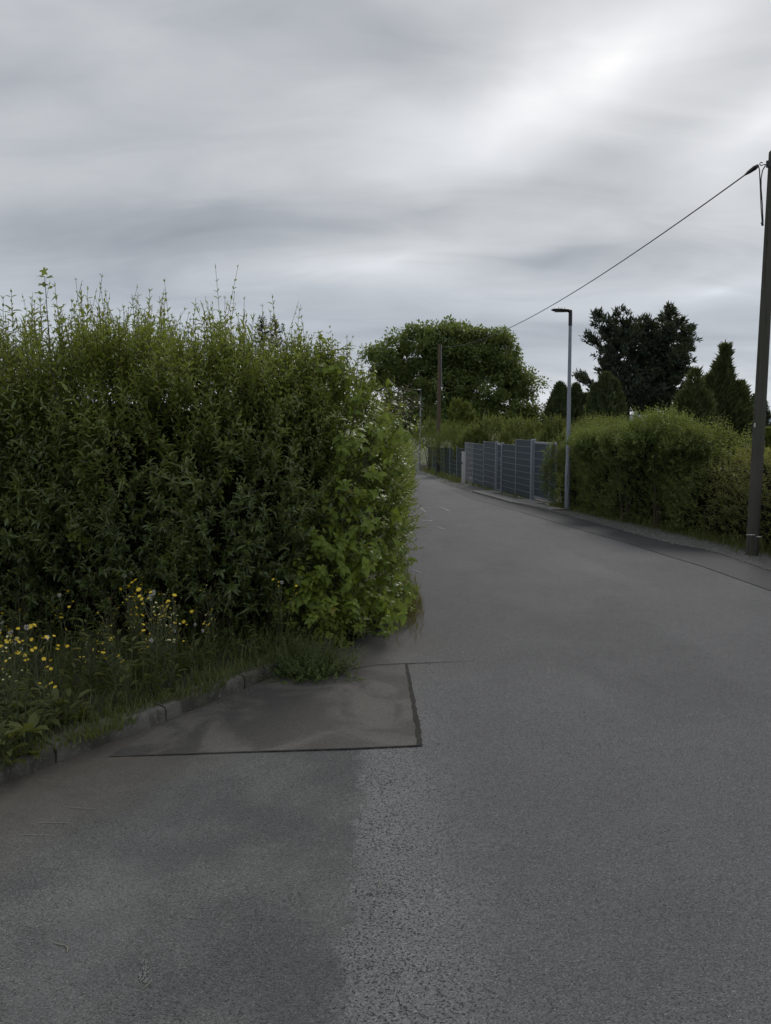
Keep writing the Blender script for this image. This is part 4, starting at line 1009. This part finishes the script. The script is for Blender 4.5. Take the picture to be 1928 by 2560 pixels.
def conifer(name, label, Y, px, top, low, prof, nb, upturn, tuft, nt_, mat, needle=(.3, .05), droop=0., per=16, trunk_r=.16, lean=0):
    """branches in irregular tiers carrying needle tufts; prof(t) gives branch length at 0 (foot) .. 1 (top)"""
    x = at(px, top, Y).x; z1 = at(px, top, Y).z; z0 = gz(Y); zl = at(px, low, Y).z
    t = thing(name, (x, Y, z0), label, 'tree')
    MB().tube([(x, Y, z0 - .1), (x, Y, zl), (x, Y, (zl + z1) / 2), (x, Y, z1)], [trunk_r, trunk_r * .85, trunk_r * .5, .015], 9).build('trunk', 'bark', t, smooth=True)
    A, B, TP, TD = [], [], [], []
    for i in range(nb):
        f = (i + random.random()) / nb; f = f ** 1.0; z = zl + (z1 - zl) * f * .985
        a = i * 2.399 + random.uniform(-.5, .5); L_ = prof(f) * random.uniform(.5, 1.18)
        d = Vector((math.cos(a), math.sin(a), 0)); pts = []
        for k in range(4):
            u = k / 3; pts.append(Vector((x, Y, z)) + d * (L_ * u) + Vector((0, 0, L_ * (upturn * u * u - droop * u))))
        for k in range(3): A.append(tuple(pts[k])); B.append(tuple(pts[k + 1]))
        for k in range(max(3, int(nt_ * L_))):
            u = random.uniform(.25, 1.0) ** .7; j = min(2, int(u * 3)); p = pts[j].lerp(pts[j + 1], u * 3 - j)
            sd_ = Vector((-d.y, d.x, 0)) * random.gauss(0, .20 * L_ * u)
            TP.append(tuple(p + sd_ + Vector((0, 0, random.gauss(.04, .08))))); TD.append(tuple(d * .5 + sd_.normalized() * .25 + Vector((0, 0, .35 + upturn - droop))))
    for k in range(10): TP.append((x, Y, z1 - .1 * k)); TD.append((random.gauss(0, .3), random.gauss(0, .3), 1))
    A, B, TP, TD = map(np.array, (A, B, TP, TD)); sticks('branches', A, B, .035, .02, 'bark', t, 'stuff', 4)
    m = len(TP); D = nrm(np.repeat(nrm(TD), per, 0) * 1.0 + rng.normal(0, .62, (m * per, 3))); O = np.repeat(TP, per, 0) + rng.normal(0, tuft * .35, (m * per, 3))
    leaf_mesh('crown', T_LO, O, D, rng.normal(0, 1, O.shape), needle[0] * rng.uniform(.6, 1.2, len(O)), needle[1] * rng.uniform(.7, 1.3, len(O)), np.repeat(rng.uniform(0, .3, m), per), mat, t, 'stuff')
    return t
Y = 45
conifer('pine_tree', 'broad dark pine tree with clumped upward tufts behind the right hedge', Y, 1575, 818, 1040, lambda f: 2.8 - .4 * f if f < .6 else 2.56 - 2.3 * (f - .6), 44, .55, .24, 9, 'needle', (.36, .10), .10, 16, .2)
conifer('pine_tree', 'dark pine tree in the gap between the broad pine and the spruce', Y + 1.5, 1640, 838, 1040, lambda f: 2.2 * (1 - .4 * f), 28, .5, .24, 9, 'needle', (.36, .10), .1, 16, .17)
conifer('spruce_tree', 'dark spruce with bare pointed tip right of the broad pine', Y - 1, 1676, 768, 1035, lambda f: 2.0 - .3 * f if f < .74 else max(.15, 1.78 - 6.6 * (f - .74)), 52, .15, .2, 10, 'spruce', (.30, .09), .18, 14, .16)
conifer('spruce_tree', 'sparse young spruce tip showing over the hedge, left of its twin', 22, 655, 802, 1010, lambda f: .62 * (1 - f) ** .8 + .06, 34, .3, .06, 12, 'spruce', (.12, .022), .1, 7, .03)
conifer('spruce_tree', 'sparse young spruce tip showing over the hedge, right of its twin', 22.4, 688, 800, 1010, lambda f: .62 * (1 - f) ** .8 + .06, 34, .3, .06, 12, 'spruce', (.12, .022), .1, 7, .03)
conifer('spruce_tree', 'far small conifer half hidden behind the grey-green pole', 62, 1893, 990, 1080, lambda f: 1.7 * (1 - f) ** .8 + .1, 34, .1, .2, 12, 'spruce', (.32, .1), .12, 12, .1)

def column(name, label, Y, parts, n, mat, spray=(.22, .07), spiky=.3, cat='tree', group=None, topspike=0):
    """dense column of upright sprays; parts = (px, top, base, half width px)"""
    px, top, base, hw = parts[0][:4]; c = at(px, top, Y); t = thing(name, (c.x, Y, gz(Y)), label, cat, group); Os, Ds = [], []
    for (px, top, base, hw, k) in [(*p, 1.) if len(p) == 4 else p for p in parts]:
        c = at(px, top, Y); z1 = c.z; z0 = max(at(px, base, Y).z, gz(Y) + .02); rmax = hw * Y / F; m = int(n * k)
        f = rng.uniform(0, 1, m) ** .85; a = rng.uniform(0, 6.28, m)
        prof = np.where(f < .25, .82 + .7 * f, 1.0) * np.clip((1 - f) / .75, 0, 1) ** .55
        rr = rmax * prof * (1 + .16 * np.sin(5 * a + 3 * f) + .14 * np.sin(9 * a + 17 * f) + (.12 + .16 * (spiky > .6)) * rng.normal(0, 1, m)) * rng.uniform(.75, 1., m)
        Os.append(np.stack([c.x + rr * np.cos(a), Y + rr * np.sin(a), z0 + (z1 - z0) * f * .97], -1)); Ds.append(np.stack([np.cos(a) * spiky, np.sin(a) * spiky, np.ones(m)], -1))
    O, D = np.concatenate(Os), np.concatenate(Ds); D = D + rng.normal(0, .28, D.shape)
    leaf_mesh('crown', T_LO, O, D, rng.normal(0, 1, O.shape) + [0, -.6, 0], spray[0] * rng.uniform(.6, 1.3, len(O)), spray[1] * rng.uniform(.7, 1.3, len(O)), np.clip(rng.normal(.12, .12, len(O)), 0, 1), mat, t, 'stuff')
    for (px, top, base, hw, k) in [(*p, 1.) if len(p) == 4 else p for p in parts]:
        c = at(px, top, Y); m = MB(); rr = hw * Y / F * .66; zt = c.z
        m.tube([(c.x, Y, gz(Y) - .05), (c.x, Y, gz(Y) + (zt - gz(Y)) * .45), (c.x, Y, gz(Y) + (zt - gz(Y)) * .8)], [rr * .9, rr, rr * .35], 10); m.build('shade_core', 'core', t, smooth=True)  # solid dark filler, not branches; its colour stands for shade within the crown
    MB().tube([(t.location.x, Y, gz(Y) - .05), (t.location.x, Y, gz(Y) + .3)], .09, 8).build('trunk', 'bark', t)
    return t
column('thuja_tree', 'slim dark columnar conifer just left of the near lamp post', 29, [(1400, 962, 1090, 30), (1382, 1000, 1090, 18, .5)], 5200, 'thuja', (.2, .06))
column('thuja_tree', 'short dark columnar conifer just right of the near lamp post', 29.5, [(1440, 965, 1090, 24), (1462, 990, 1090, 24, .7)], 4500, 'thuja', (.2, .06))
column('thuja_tree', 'wide dark green thuja in front of the broad pine', 27, [(1515, 938, 1090, 34), (1535, 955, 1090, 28), (1492, 965, 1090, 26)], 4600, 'thuja', (.2, .06))
column('juniper_tree', 'spiky dark green juniper with thin leaning tip near the wooden pole', 24, [(1806, 905, 1110, 32, 1.), (1814, 866, 1000, 7, .25), (1840, 960, 1110, 34, .9), (1780, 940, 1110, 34, .8), (1815, 990, 1110, 58, 1.4), (1850, 1010, 1110, 28, .6)], 3600, 'juniper', (.27, .06), 1.0)
column('juniper_tree', 'light olive juniper with several loose spires before the spruce', 22, [(1738, 925, 1110, 13, .3), (1722, 985, 1110, 34, 1), (1755, 985, 1110, 26, .7)], 2200, 'juniper', (.27, .055), .95)
column('garden_shrub', 'small green shrub showing right of the wooden pole', 15, [(1920, 1070, 1200, 40)], 2500, 'leafb', (.08, .04), .8, 'shrub')

# ------------------------------------------------------------------ weeds, grass, flowers
def verge_pt(margin=.06):
    while True:
        x, y = random.uniform(-4.6, -.2), random.uniform(1.6, 6.3)
        kx = np.interp(y, [p[1] for p in KB], [p[0] for p in KB]); hy = np.interp(x, [p[0] for p in HL[:9]], [p[1] for p in HL[:9]])
        if x < kx - .13 - margin and y < hy - .02: return x, y, hy - y, kx - x
def blades(n, f, hmin, hmax, w_, name, mat, tint_hi=.3):
    O, D, Nn, L_, W_, T_ = [], [], [], [], [], []
    for _ in range(n):
        x, y, z = f(); a = random.uniform(0, 6.28); ln_ = random.uniform(.25, .75)
        O.append((x, y, z)); D.append((math.cos(a) * ln_, math.sin(a) * ln_, 1)); Nn.append((-math.cos(a), -math.sin(a), .3))
        L_.append(random.uniform(hmin, hmax)); W_.append(w_ * random.uniform(.6, 1.4)); T_.append(random.random() ** 3 * tint_hi)
    return leaf_mesh(name, T_BLADE, np.array(O), np.array(D), np.array(Nn), np.array(L_), np.array(W_), np.array(T_), mat, None, 'stuff')
def vg():
    x, y, a, c = verge_pt(-.03); return x, y, gz(y) + .07
tag(blades(8500, vg, .05, .26, .006, 'grass', 'grass'), 'short green grass and herbs growing on the verge behind the kerb', 'grass')
def kerbedge():
    s_ = random.uniform(0, 1) ** .8; y = 2.4 + s_ * 3.5; kx = np.interp(y, [p[1] for p in KB], [p[0] for p in KB]); d = abs(random.gauss(.10, .07)) + .05 * math.sin(y * 9) - (.06 if y < 4.2 else 0); return kx - d, y, gz(y) + .08
tag(blades(3200, kerbedge, .03, .10, .006, 'grass', 'grass', .6), 'low grass creeping over the top of the kerb stones', 'grass')
def left_edge():
    y = 7.2 + 18 * random.random() ** 1.8; x = np.interp(y, [p[1] for p in LEFT], [p[0] for p in LEFT]); return x - abs(random.gauss(0, .10)) + .03, y, gz(y) + .004
tag(blades(2600, left_edge, .06, .24, .007, 'grass', 'grass', .8), 'grass and weeds trailing along the foot of the roadside hedge', 'grass')
def under_right():
    y = random.uniform(9.2, 20); x = np.interp(y, [p[1] for p in HFr][::-1], [p[0] for p in HFr][::-1]); return x - abs(random.gauss(.0, .20)) + .12, y, gz(y) + .005
tag(blades(5200, under_right, .06, .26, .007, 'grass', 'grass', .9), 'straggly grass along the foot of the right hedge', 'grass')
def under_far():
    y = random.uniform(32, 47); x = np.interp(y, [p[1] for p in FL], [p[0] for p in FL]); return x - abs(random.gauss(.1, .25)), y, gz(y) + .005
tag(blades(2600, under_far, .1, .32, .014, 'grass', 'grass', .8), 'grass tufts along the foot of the mesh fence', 'grass')
def gate_edge():
    y = random.uniform(22.2, 32); x = np.interp(y, [p[1] for p in FL], [p[0] for p in FL]); return x - abs(random.gauss(.02, .08)), y, gz(y) + .005
tag(blades(700, gate_edge, .05, .2, .010, 'grass', 'grass', .6), 'sparse weeds at the foot of the privacy fence', 'grass')

def build_weed(kind, h):
    t = bpy.data.objects.new('flowering_weed', None)
    return t
def flower(kind):
    m = MB(); V, Fc = [(0, 0, 0)], []; k = 14
    for i in range(k):
        a = 2 * math.pi * i / k; rr = 1 if i % 2 == 0 else .72
        V.append((math.cos(a) * rr, math.sin(a) * rr, .18))
    Fc = [(0, i + 1, (i + 1) % k + 1) for i in range(k)]
    V += [(math.cos(2*math.pi*i/6) * .28, math.sin(2*math.pi*i/6) * .28, -.05) for i in range(6)] + [(0, 0, -.5)]
    Fc += [(k+1+(i+1) % 6, k+1+i, k+7) for i in range(6)]
    m.add(V, Fc); return m
def seed_head():
    m = MB()
    for i in range(26):
        d = Vector((random.gauss(0, 1), random.gauss(0, 1), random.gauss(.2, 1))).normalized(); a = d.orthogonal().normalized() * .22; b2 = d.cross(a)
        m.add([d * .15, d + a, d + b2, d - a, d - b2], [(0, 1, 2), (0, 2, 3), (0, 3, 4), (0, 4, 1)])
    return m
PARTS = {}
for nm, mb, mt in (('flower_head', flower(0), 'yellow'), ('pale_flower', flower(0), 'pale'), ('seed_head', seed_head(), 'fluff')):
    me = bpy.data.meshes.new(nm); me.from_pydata([tuple(v) for v in mb.v], [], mb.f); me.materials.append(MT[mt]); PARTS[nm] = me
def make_weed(kind, h, label, grp):
    """one flowering weed at the origin"""
    t = thing('flowering_weed', (0, 0, 0), label, 'weed', grp)
    m = MB(); heads = []; LO = [[] for _ in range(6)]
    nst = {'tall': random.choice((1, 2)), 'lacy': 3, 'white': 2}[kind]
    for s_ in range(nst):
        a = random.uniform(0, 6.28); ln_ = random.uniform(.05, .22); top = Vector((math.cos(a) * ln_ * h, math.sin(a) * ln_ * h, h * random.uniform(.8, 1)))
        b0 = Vector((math.cos(a) * .015, math.sin(a) * .015, -.02)); mid = b0.lerp(top, .5) + Vector((random.gauss(0, .02), random.gauss(0, .02), .02))
        m.tube([b0, mid, top], [.0042, .0032, .002], 5); heads.append(top)
        for k in range({'tall': 4, 'lacy': 8, 'white': 4}[kind]):
            u = random.uniform(.42, .92); p = b0.lerp(mid, u * 2) if u < .5 else mid.lerp(top, u * 2 - 1)
            a2 = random.uniform(0, 6.28); l2 = random.uniform(.07, .16) * (h / .6) * (1.2 - u * .5)
            e2 = p + Vector((math.cos(a2) * l2 * .6, math.sin(a2) * l2 * .6, l2 * .9)); m.tube([p, p.lerp(e2, .5) + Vector((0, 0, -.006)), e2], [.002, .0017, .0013], 4); heads.append(e2)
        for k in range(9):
            u = random.uniform(.03, .6) ** 1.1; p = b0.lerp(mid, u * 2) if u < .5 else mid.lerp(top, u * 2 - 1); a2 = random.uniform(0, 6.28)
            LO[0].append(tuple(p)); LO[1].append((math.cos(a2), math.sin(a2), random.uniform(.2, .9))); LO[2].append((-math.cos(a2) * .5, -math.sin(a2) * .5, 1))
            L_ = random.uniform(.06, .13) * (1.1 - u); LO[3].append(L_); LO[4].append(L_ * random.uniform(.22, .36)); LO[5].append(random.random() ** 2 * .5)
    m.build('stem', 'stemg', t)
    leaf_mesh('foliage', T_LANCE, *[np.array(x) for x in LO], 'leafw', t)
    for p in heads:
        rnd = random.random()
        nm = {'tall': 'flower_head' if rnd < .88 else 'seed_head', 'lacy': 'flower_head' if rnd < .55 else 'pale_flower', 'white': 'seed_head' if rnd < .7 else 'pale_flower'}[kind]
        o = bpy.data.objects.new(nm, PARTS[nm]); COL.objects.link(o); o.parent = t; o.location = p
        o.scale = [random.uniform(*{'tall': (.011, .017), 'lacy': (.0055, .009), 'white': (.007, .010)}[kind])] * 3; o.rotation_euler = (random.uniform(-.7, .9), random.uniform(-.6, .6), random.uniform(0, 6))
    return t
KIND = {'tall': ('tall weed with yellow daisy-like flowers on the verge', 'tall yellow flowered weeds on the verge'),
        'lacy': ('branching weed with many tiny yellow flowers on the verge', 'tiny flowered branching weeds on the verge'),
        'white': ('weed with fluffy white seed heads on the verge', 'weeds with white seed heads on the verge')}
proto = {k: [make_weed(k, h, *KIND[k]) for h in hs] for k, hs in (('tall', (.62, .5, .42, .55)), ('lacy', (.55, .45, .5)), ('white', (.5, .4)))}
used = set()
def place_weed(kind, x, y, sc):
    src = random.choice(proto[kind])
    if src.name not in used: o = src; used.add(src.name)
    else:
        o = src.copy(); COL.objects.link(o)
        for ch in src.children:
            c = ch.copy(); COL.objects.link(c); c.parent = o
    o.location = (x, y, gz(y) + .072); o.rotation_euler = (0, 0, random.uniform(0, 6.28)); o.scale = (sc,) * 3
cnt = 0; CL = [verge_pt(.05)[:2] for _ in range(60)]; CL = [c for c in CL if -.62 < c[0] / c[1] < -.10][:6] + [rp(px, py + 165) for px, py in ((60, 1560), (150, 1620), (250, 1590), (330, 1560), (400, 1600), (470, 1560), (545, 1530), (300, 1660), (200, 1690), (100, 1700), (40, 1640), (390, 1510), (330, 1480), (10, 1600), (490, 1620))]
while cnt < 50:
    x, y, dh, dk = verge_pt(.02)
    if min(math.hypot(x - c[0], y - c[1]) for c in CL) > abs(random.gauss(0, .2)): continue
    if (x / y) < -.62 or (x / y) > -.10: continue
    if dk < .08 and random.random() < .7: continue
    k = random.choices(('tall', 'lacy', 'white'), (.5, .46, .04))[0]
    if x / y < -.42: k = random.choices(('tall', 'lacy', 'white'), (.78, .18, .04))[0]
    if x / y > -.25: sc_ = random.uniform(.6, .95)
    else: sc_ = random.uniform(.8, 1.15)
    place_weed(k, x, y, sc_); cnt += 1
for k, ps in proto.items():
    for o in ps:
        if o.name not in used: place_weed(k, -2.6, 4.9, .9)

def herb(x, y, n, L0, label, grp, mat='leafw', z=.072, hmax=.16):
    t = thing('leafy_weed', (x, y, gz(y) + z), label, 'weed', grp); LO = [[] for _ in range(6)]; A, B = [], []
    for i in range(n):
        a = random.uniform(0, 6.28); hgt = random.uniform(0, hmax); rr = random.uniform(0, .07)
        p = (x + math.cos(a) * rr, y + math.sin(a) * rr, gz(y) + z + hgt); A.append((x, y, gz(y) + z - .01)); B.append(p)
        LO[0].append(p); LO[1].append((math.cos(a), math.sin(a), random.uniform(.0, 1.1))); LO[2].append((-math.cos(a) * .5, -math.sin(a) * .5, 1))
        L_ = L0 * random.uniform(.6, 1.2); LO[3].append(L_); LO[4].append(L_ * random.uniform(.28, .42)); LO[5].append(random.random() * .6)
    leaf_objects(T_LANCE, 'herb' + mat, *[np.array(v, float) for v in LO[:5]], mat, t); sticks('stem', np.array(A), np.array(B), .002, .0016, 'stemg', t, None, 4)
k_ = 0
while k_ < 46:
    x, y, dh, dk = verge_pt(-.02)
    if x / y < -.62: continue
    k_ += 1
    if k_ % 2: herb(x, y, 14, .08, 'low leafy weed with a rosette of pale green leaves on the verge', 'low leafy weeds on the verge')
    else: herb(x, y, 20, .075, 'upright leafy weed without flowers on the verge', 'upright leafy weeds on the verge', 'leafw', .072, .42)
for (px, py) in ((30, 1950), (60, 1900), (110, 1870), (10, 1890), (150, 1840), (190, 1835), (45, 1840), (5, 1960), (90, 1930)):
    p = ground(px, py); herb(p.x - .05, p.y + .05, 18, .12, 'yellowish broad-leaved weed sprawling over the kerb edge', 'broad-leaved weeds sprawling over the kerb', 'leafw', .05)

# low rounded feathery weed by the kerb end
wb0 = ground(765, 1700); wb = thing('feathery_weed_bush', (wb0.x, wb0.y + .15, gz(wb0.y)), 'low rounded feathery green weed bush at the end of the kerb', 'weed')
n = 620; a = rng.uniform(0, 6.28, n); el_ = rng.uniform(.05, 1.35, n)
P = np.tile([wb0.x, wb0.y + .16, gz(wb0.y) - .005], (n, 1)) + np.stack([rng.normal(0, .11, n), rng.normal(0, .08, n), np.zeros(n)], -1)
D = np.stack([np.cos(a) * np.cos(el_) * 1.15, np.sin(a) * np.cos(el_), np.sin(el_)], -1); ln = rng.uniform(.12, .31, n)
r, st = shoots(P, D, ln, 12, .019, .0105, 68, .06, rng.uniform(0, .4, n), .2, .5)
leaf_mesh('foliage', T_LO, *r, 'fine', wb, 'stuff'); sticks('stems', np.r_[st[0], st[1]], np.r_[st[1], st[2]], .0013, .0009, 'stemg', wb, 'stuff')
# dry grass tuft at the road edge, silver narrow leaves
def tuft():
    p = ground(1018 + random.gauss(0, 22), 1515 + random.gauss(0, 28)); return min(p.x, .36), p.y, gz(p.y) + .003
tag(blades(1500, tuft, .05, .15, .004, 'dry_grass', 'dry'), 'tuft of dry brownish grass at the road edge below the hedge corner', 'grass')
def tuft2():
    p = ground(1005 + random.gauss(0, 26), 1500 + random.gauss(0, 35)); return min(p.x, .28), p.y, gz(p.y) + .003
tag(blades(1500, tuft2, .06, .18, .004, 'grass', 'grass', .5), 'tuft of olive grass at the road edge below the hedge corner', 'grass')
sv = thing('narrow_leaved_weed', tuple(ground(915, 1600)), 'low sprawling weed with pale narrow leaves below the hedge corner', 'weed')
P = np.array([[*(ground(random.uniform(870, 985), random.uniform(1545, 1618)) + Vector((-.06, .04, random.uniform(.01, .16))))] for _ in range(70)])
r, st = shoots(P, np.stack([rng.normal(.4, .4, 70), rng.normal(-.6, .3, 70), rng.uniform(-.1, .5, 70)], -1), rng.uniform(.08, .2, 70), 5, .042, .009, 45, .05, None, .1, .5)
leaf_mesh('foliage', T_LANCE, *r, 'leafs', sv, 'stuff'); sticks('stems', st[0] - np.stack([np.zeros(70), np.zeros(70), .0 * ln[:70]], -1), st[2], .0015, .001, 'stemg', sv, 'stuff')
# low ground plants under the dogwood and along the kerb end
def understory():
    y = random.uniform(5.5, 6.9); x = random.uniform(-1.7, .05); kx = np.interp(y, [p[1] for p in KB + LEFT[:3]], [p[0] for p in KB + LEFT[:3]]); return min(x, kx - .1), y, gz(y) + .02
U = np.array([understory() for _ in range(620)])
ug = thing('undergrowth', (-.9, 6.1, gz(6.1)), 'dark green leafy undergrowth at the foot of the hedge corner', 'undergrowth'); ug['kind'] = 'stuff'
r, st = shoots(U, np.stack([rng.normal(0, .5, 620), rng.normal(-.25, .4, 620), np.ones(620)], -1), rng.uniform(.08, .30, 620), 6, .032 * rng.uniform(.6, 1.5, 620), .016, 60, .0, rng.uniform(0, .15, 620), .1, .4)
leaf_mesh('foliage', T_LO, *r, 'leafw', ug, 'stuff'); sticks('stems', st[0], st[2], .0016, .001, 'stemg', ug, 'stuff')
# white umbel flowers by the wooden pole and by the mesh fence
def umbel(p, label, grp):
    g0 = Vector((p.x, p.y, gz(p.y))); t = thing('umbel_flower', g0, label, 'flower', grp)
    top = Vector(p); MB().tube([g0 - Vector((0, 0, .02)), g0.lerp(top, .5) + Vector((.02, 0, 0)), top], .004, 5).build('stem', 'stemg', t)
    m = MB()
    for i in range(9):
        a = random.uniform(0, 6.28); q = random.uniform(0, .055); m.tube([top + Vector((math.cos(a)*q, math.sin(a)*q, .0)), top + Vector((math.cos(a)*q, math.sin(a)*q, .012))], [.010, .013], 6)
    m.build('flower_head', 'fluff', t)
for (px, py, Y) in ((1877, 1338, 11.0), (1902, 1343, 10.9)): umbel(at(px, py, Y), 'white umbel flower beside the foot of the grey-green pole', 'white umbels by the near pole')
for (px, py, Y) in ((1118, 1186, 36), (1128, 1190, 35.5), (1112, 1192, 35.8), (1135, 1187, 35), (1122, 1193, 35.2)): umbel(at(px, py, Y), 'white umbel flower in the grass by the mesh fence', 'white umbels by the mesh fence')

# ------------------------------------------------------------------ small things on the ground
V0 = np.array([[1,0,0],[-1,0,0],[0,1,0],[0,-1,0],[0,0,1],[0,0,-1]], float); F0 = np.array([[0,2,4],[2,1,4],[1,3,4],[3,0,4],[2,0,5],[1,2,5],[3,1,5],[0,3,5]])
def stones(name, pts, r0, r1, mat, label):
    pts = np.array(pts); n = len(pts)
    V = pts[:, None] + V0[None] * rng.uniform(r0, r1, (n, 1, 1)) * rng.uniform(.55, 1.3, (n, 6, 3)) * [1, 1, .6]
    me = bpy.data.meshes.new(name); me.from_pydata(V.reshape(-1, 3).tolist(), [], (F0[None] + (np.arange(n) * 6)[:, None, None]).reshape(-1, 3).tolist())
    me.materials.append(MT[mat]); o = bpy.data.objects.new(name, me); COL.objects.link(o); tag(o, label, 'gravel', kind='stuff')
pts = []
for _ in range(7000):
    y = random.uniform(8.5, 20.5) if random.random() < .8 else random.uniform(20.5, 34)
    x0 = np.interp(y, [p[1] for p in RIGHT[:12]], [p[0] for p in RIGHT[:12]]); x1 = np.interp(y, [p[1] for p in HFr][::-1], [p[0] for p in HFr][::-1]) if y < 20.4 else fpt(y).x
    pts.append((x0 + (x1 - x0) * random.random() ** 1.2 + random.gauss(0, .03), y, gz(y) + .010))
stones('gravel', pts, .006, .022, 'stone', 'loose grey gravel along the right road edge')
pts = []
for _ in range(420):
    y = random.uniform(1.8, 8); x = random.uniform(-2.2, 3.5)
    if x < np.interp(y, [p[1] for p in KB + LEFT[:3]], [p[0] for p in KB + LEFT[:3]]) + .03: continue
    pts.append((x, y, gz(y) + .004))
for _ in range(300):
    y = random.uniform(3.4, 5.6); kx = np.interp(y, [p[1] for p in KB], [p[0] for p in KB]); pts.append((kx + abs(random.gauss(.03, .10)) + .02, y, gz(y) + .006))
stones('grit', pts, .002, .0055, 'stone', 'loose grit and crumbs scattered over the asphalt')

def mark(strokes, label, mat='chalk', dz=.006):
    m = MB(); 
    for (pa, pb, wd) in strokes:
        a, c = ground(*pa), ground(*pb); t_ = (c - a); nn = Vector((-t_.y, t_.x, 0)).normalized(); k = max(2, int(t_.length / .06)); Vv = []
        for i in range(k + 1):
            q = a + t_ * (i / k)
            for sg in (1, -1):
                z = q + nn * sg * wd * .5 * random.uniform(.4, 1.2); Vv.append((z.x, z.y, gz(z.y) + dz))
        m.add(Vv, [(2*i, 2*i+1, 2*i+3, 2*i+2) for i in range(k)])
    o = m.build('chalk_mark', mat); tag(o, label, 'chalk mark', kind=None); return o
mark([((1062, 1268.5), (1102, 1268), .05), ((1102, 1268), (1124, 1278), .05), ((1124, 1278.2), (1130, 1278.4), .05), ((1066, 1272), (1080, 1271.5), .04)], 'pale chalk outline of a box drawn on the road')
mark([((1053, 1271), (1064, 1279.5), .05), ((1064, 1279.5), (1070, 1279.8), .04)], 'short slanting chalk line on the road left of the chalk box')
mark([((1035, 1287), (1054, 1286), .10), ((1050, 1288), (1066, 1289), .04)], 'smudged chalk blotch on the road beside the hedge twig')
mark([((1056, 1302), (1077, 1301.5), .09), ((1072, 1301), (1078, 1304), .08), ((1066, 1310), (1076, 1308), .03)], 'curved chalk squiggle on the road')
mark([((1066, 1318), (1104, 1317.2), .04), ((1093, 1319.5), (1113, 1322.5), .07), ((1070, 1322), (1095, 1321.5), .03)], 'double chalk dash drawn across the road')
mark([((1030, 1425), (1056, 1434), .018)], 'thin curved chalk scratch on the road near the hedge corner')
mark([((95, 2058), (175, 2058.5), .0035), ((160, 2018), (240, 2025), .003), ((50, 2087), (140, 2091), .003)], 'set of thin pale scratches on the asphalt near the kerb', 'scuff', .004)
mark([((358 + dx, 2436 + dy), (358 + dx + random.uniform(2, 6), 2436 + dy - random.uniform(4, 12)), random.uniform(.002, .005)) for dx, dy in [(random.gauss(0, 6) - t_ * .22, t_) for t_ in [random.uniform(-26, 26) for _ in range(26)]]], 'pale rubbed smear on the older asphalt', 'scuff', .004)
def twig_thing(pix, label, r_=.0016):
    pts = [ground(*p) + Vector((0, 0, r_ + .0015)) for p in pix]
    o = MB().tube(pts, r_, 5).build('dry_twig', 'fluffd', None, smooth=True); tag(o, label, 'twig')
twig_thing([(135, 2358), (150, 2363), (163, 2365), (170, 2372), (168, 2382)], 'thin curled dry twig lying on the older asphalt')
twig_thing([(358, 2474), (372, 2462), (381, 2451)], 'short dry stalk lying beside the pale smear', .0013)
twig_thing([(948, 2205), (951, 2215), (949, 2222)], 'tiny curled stalk lying on the coarse asphalt', .0012)
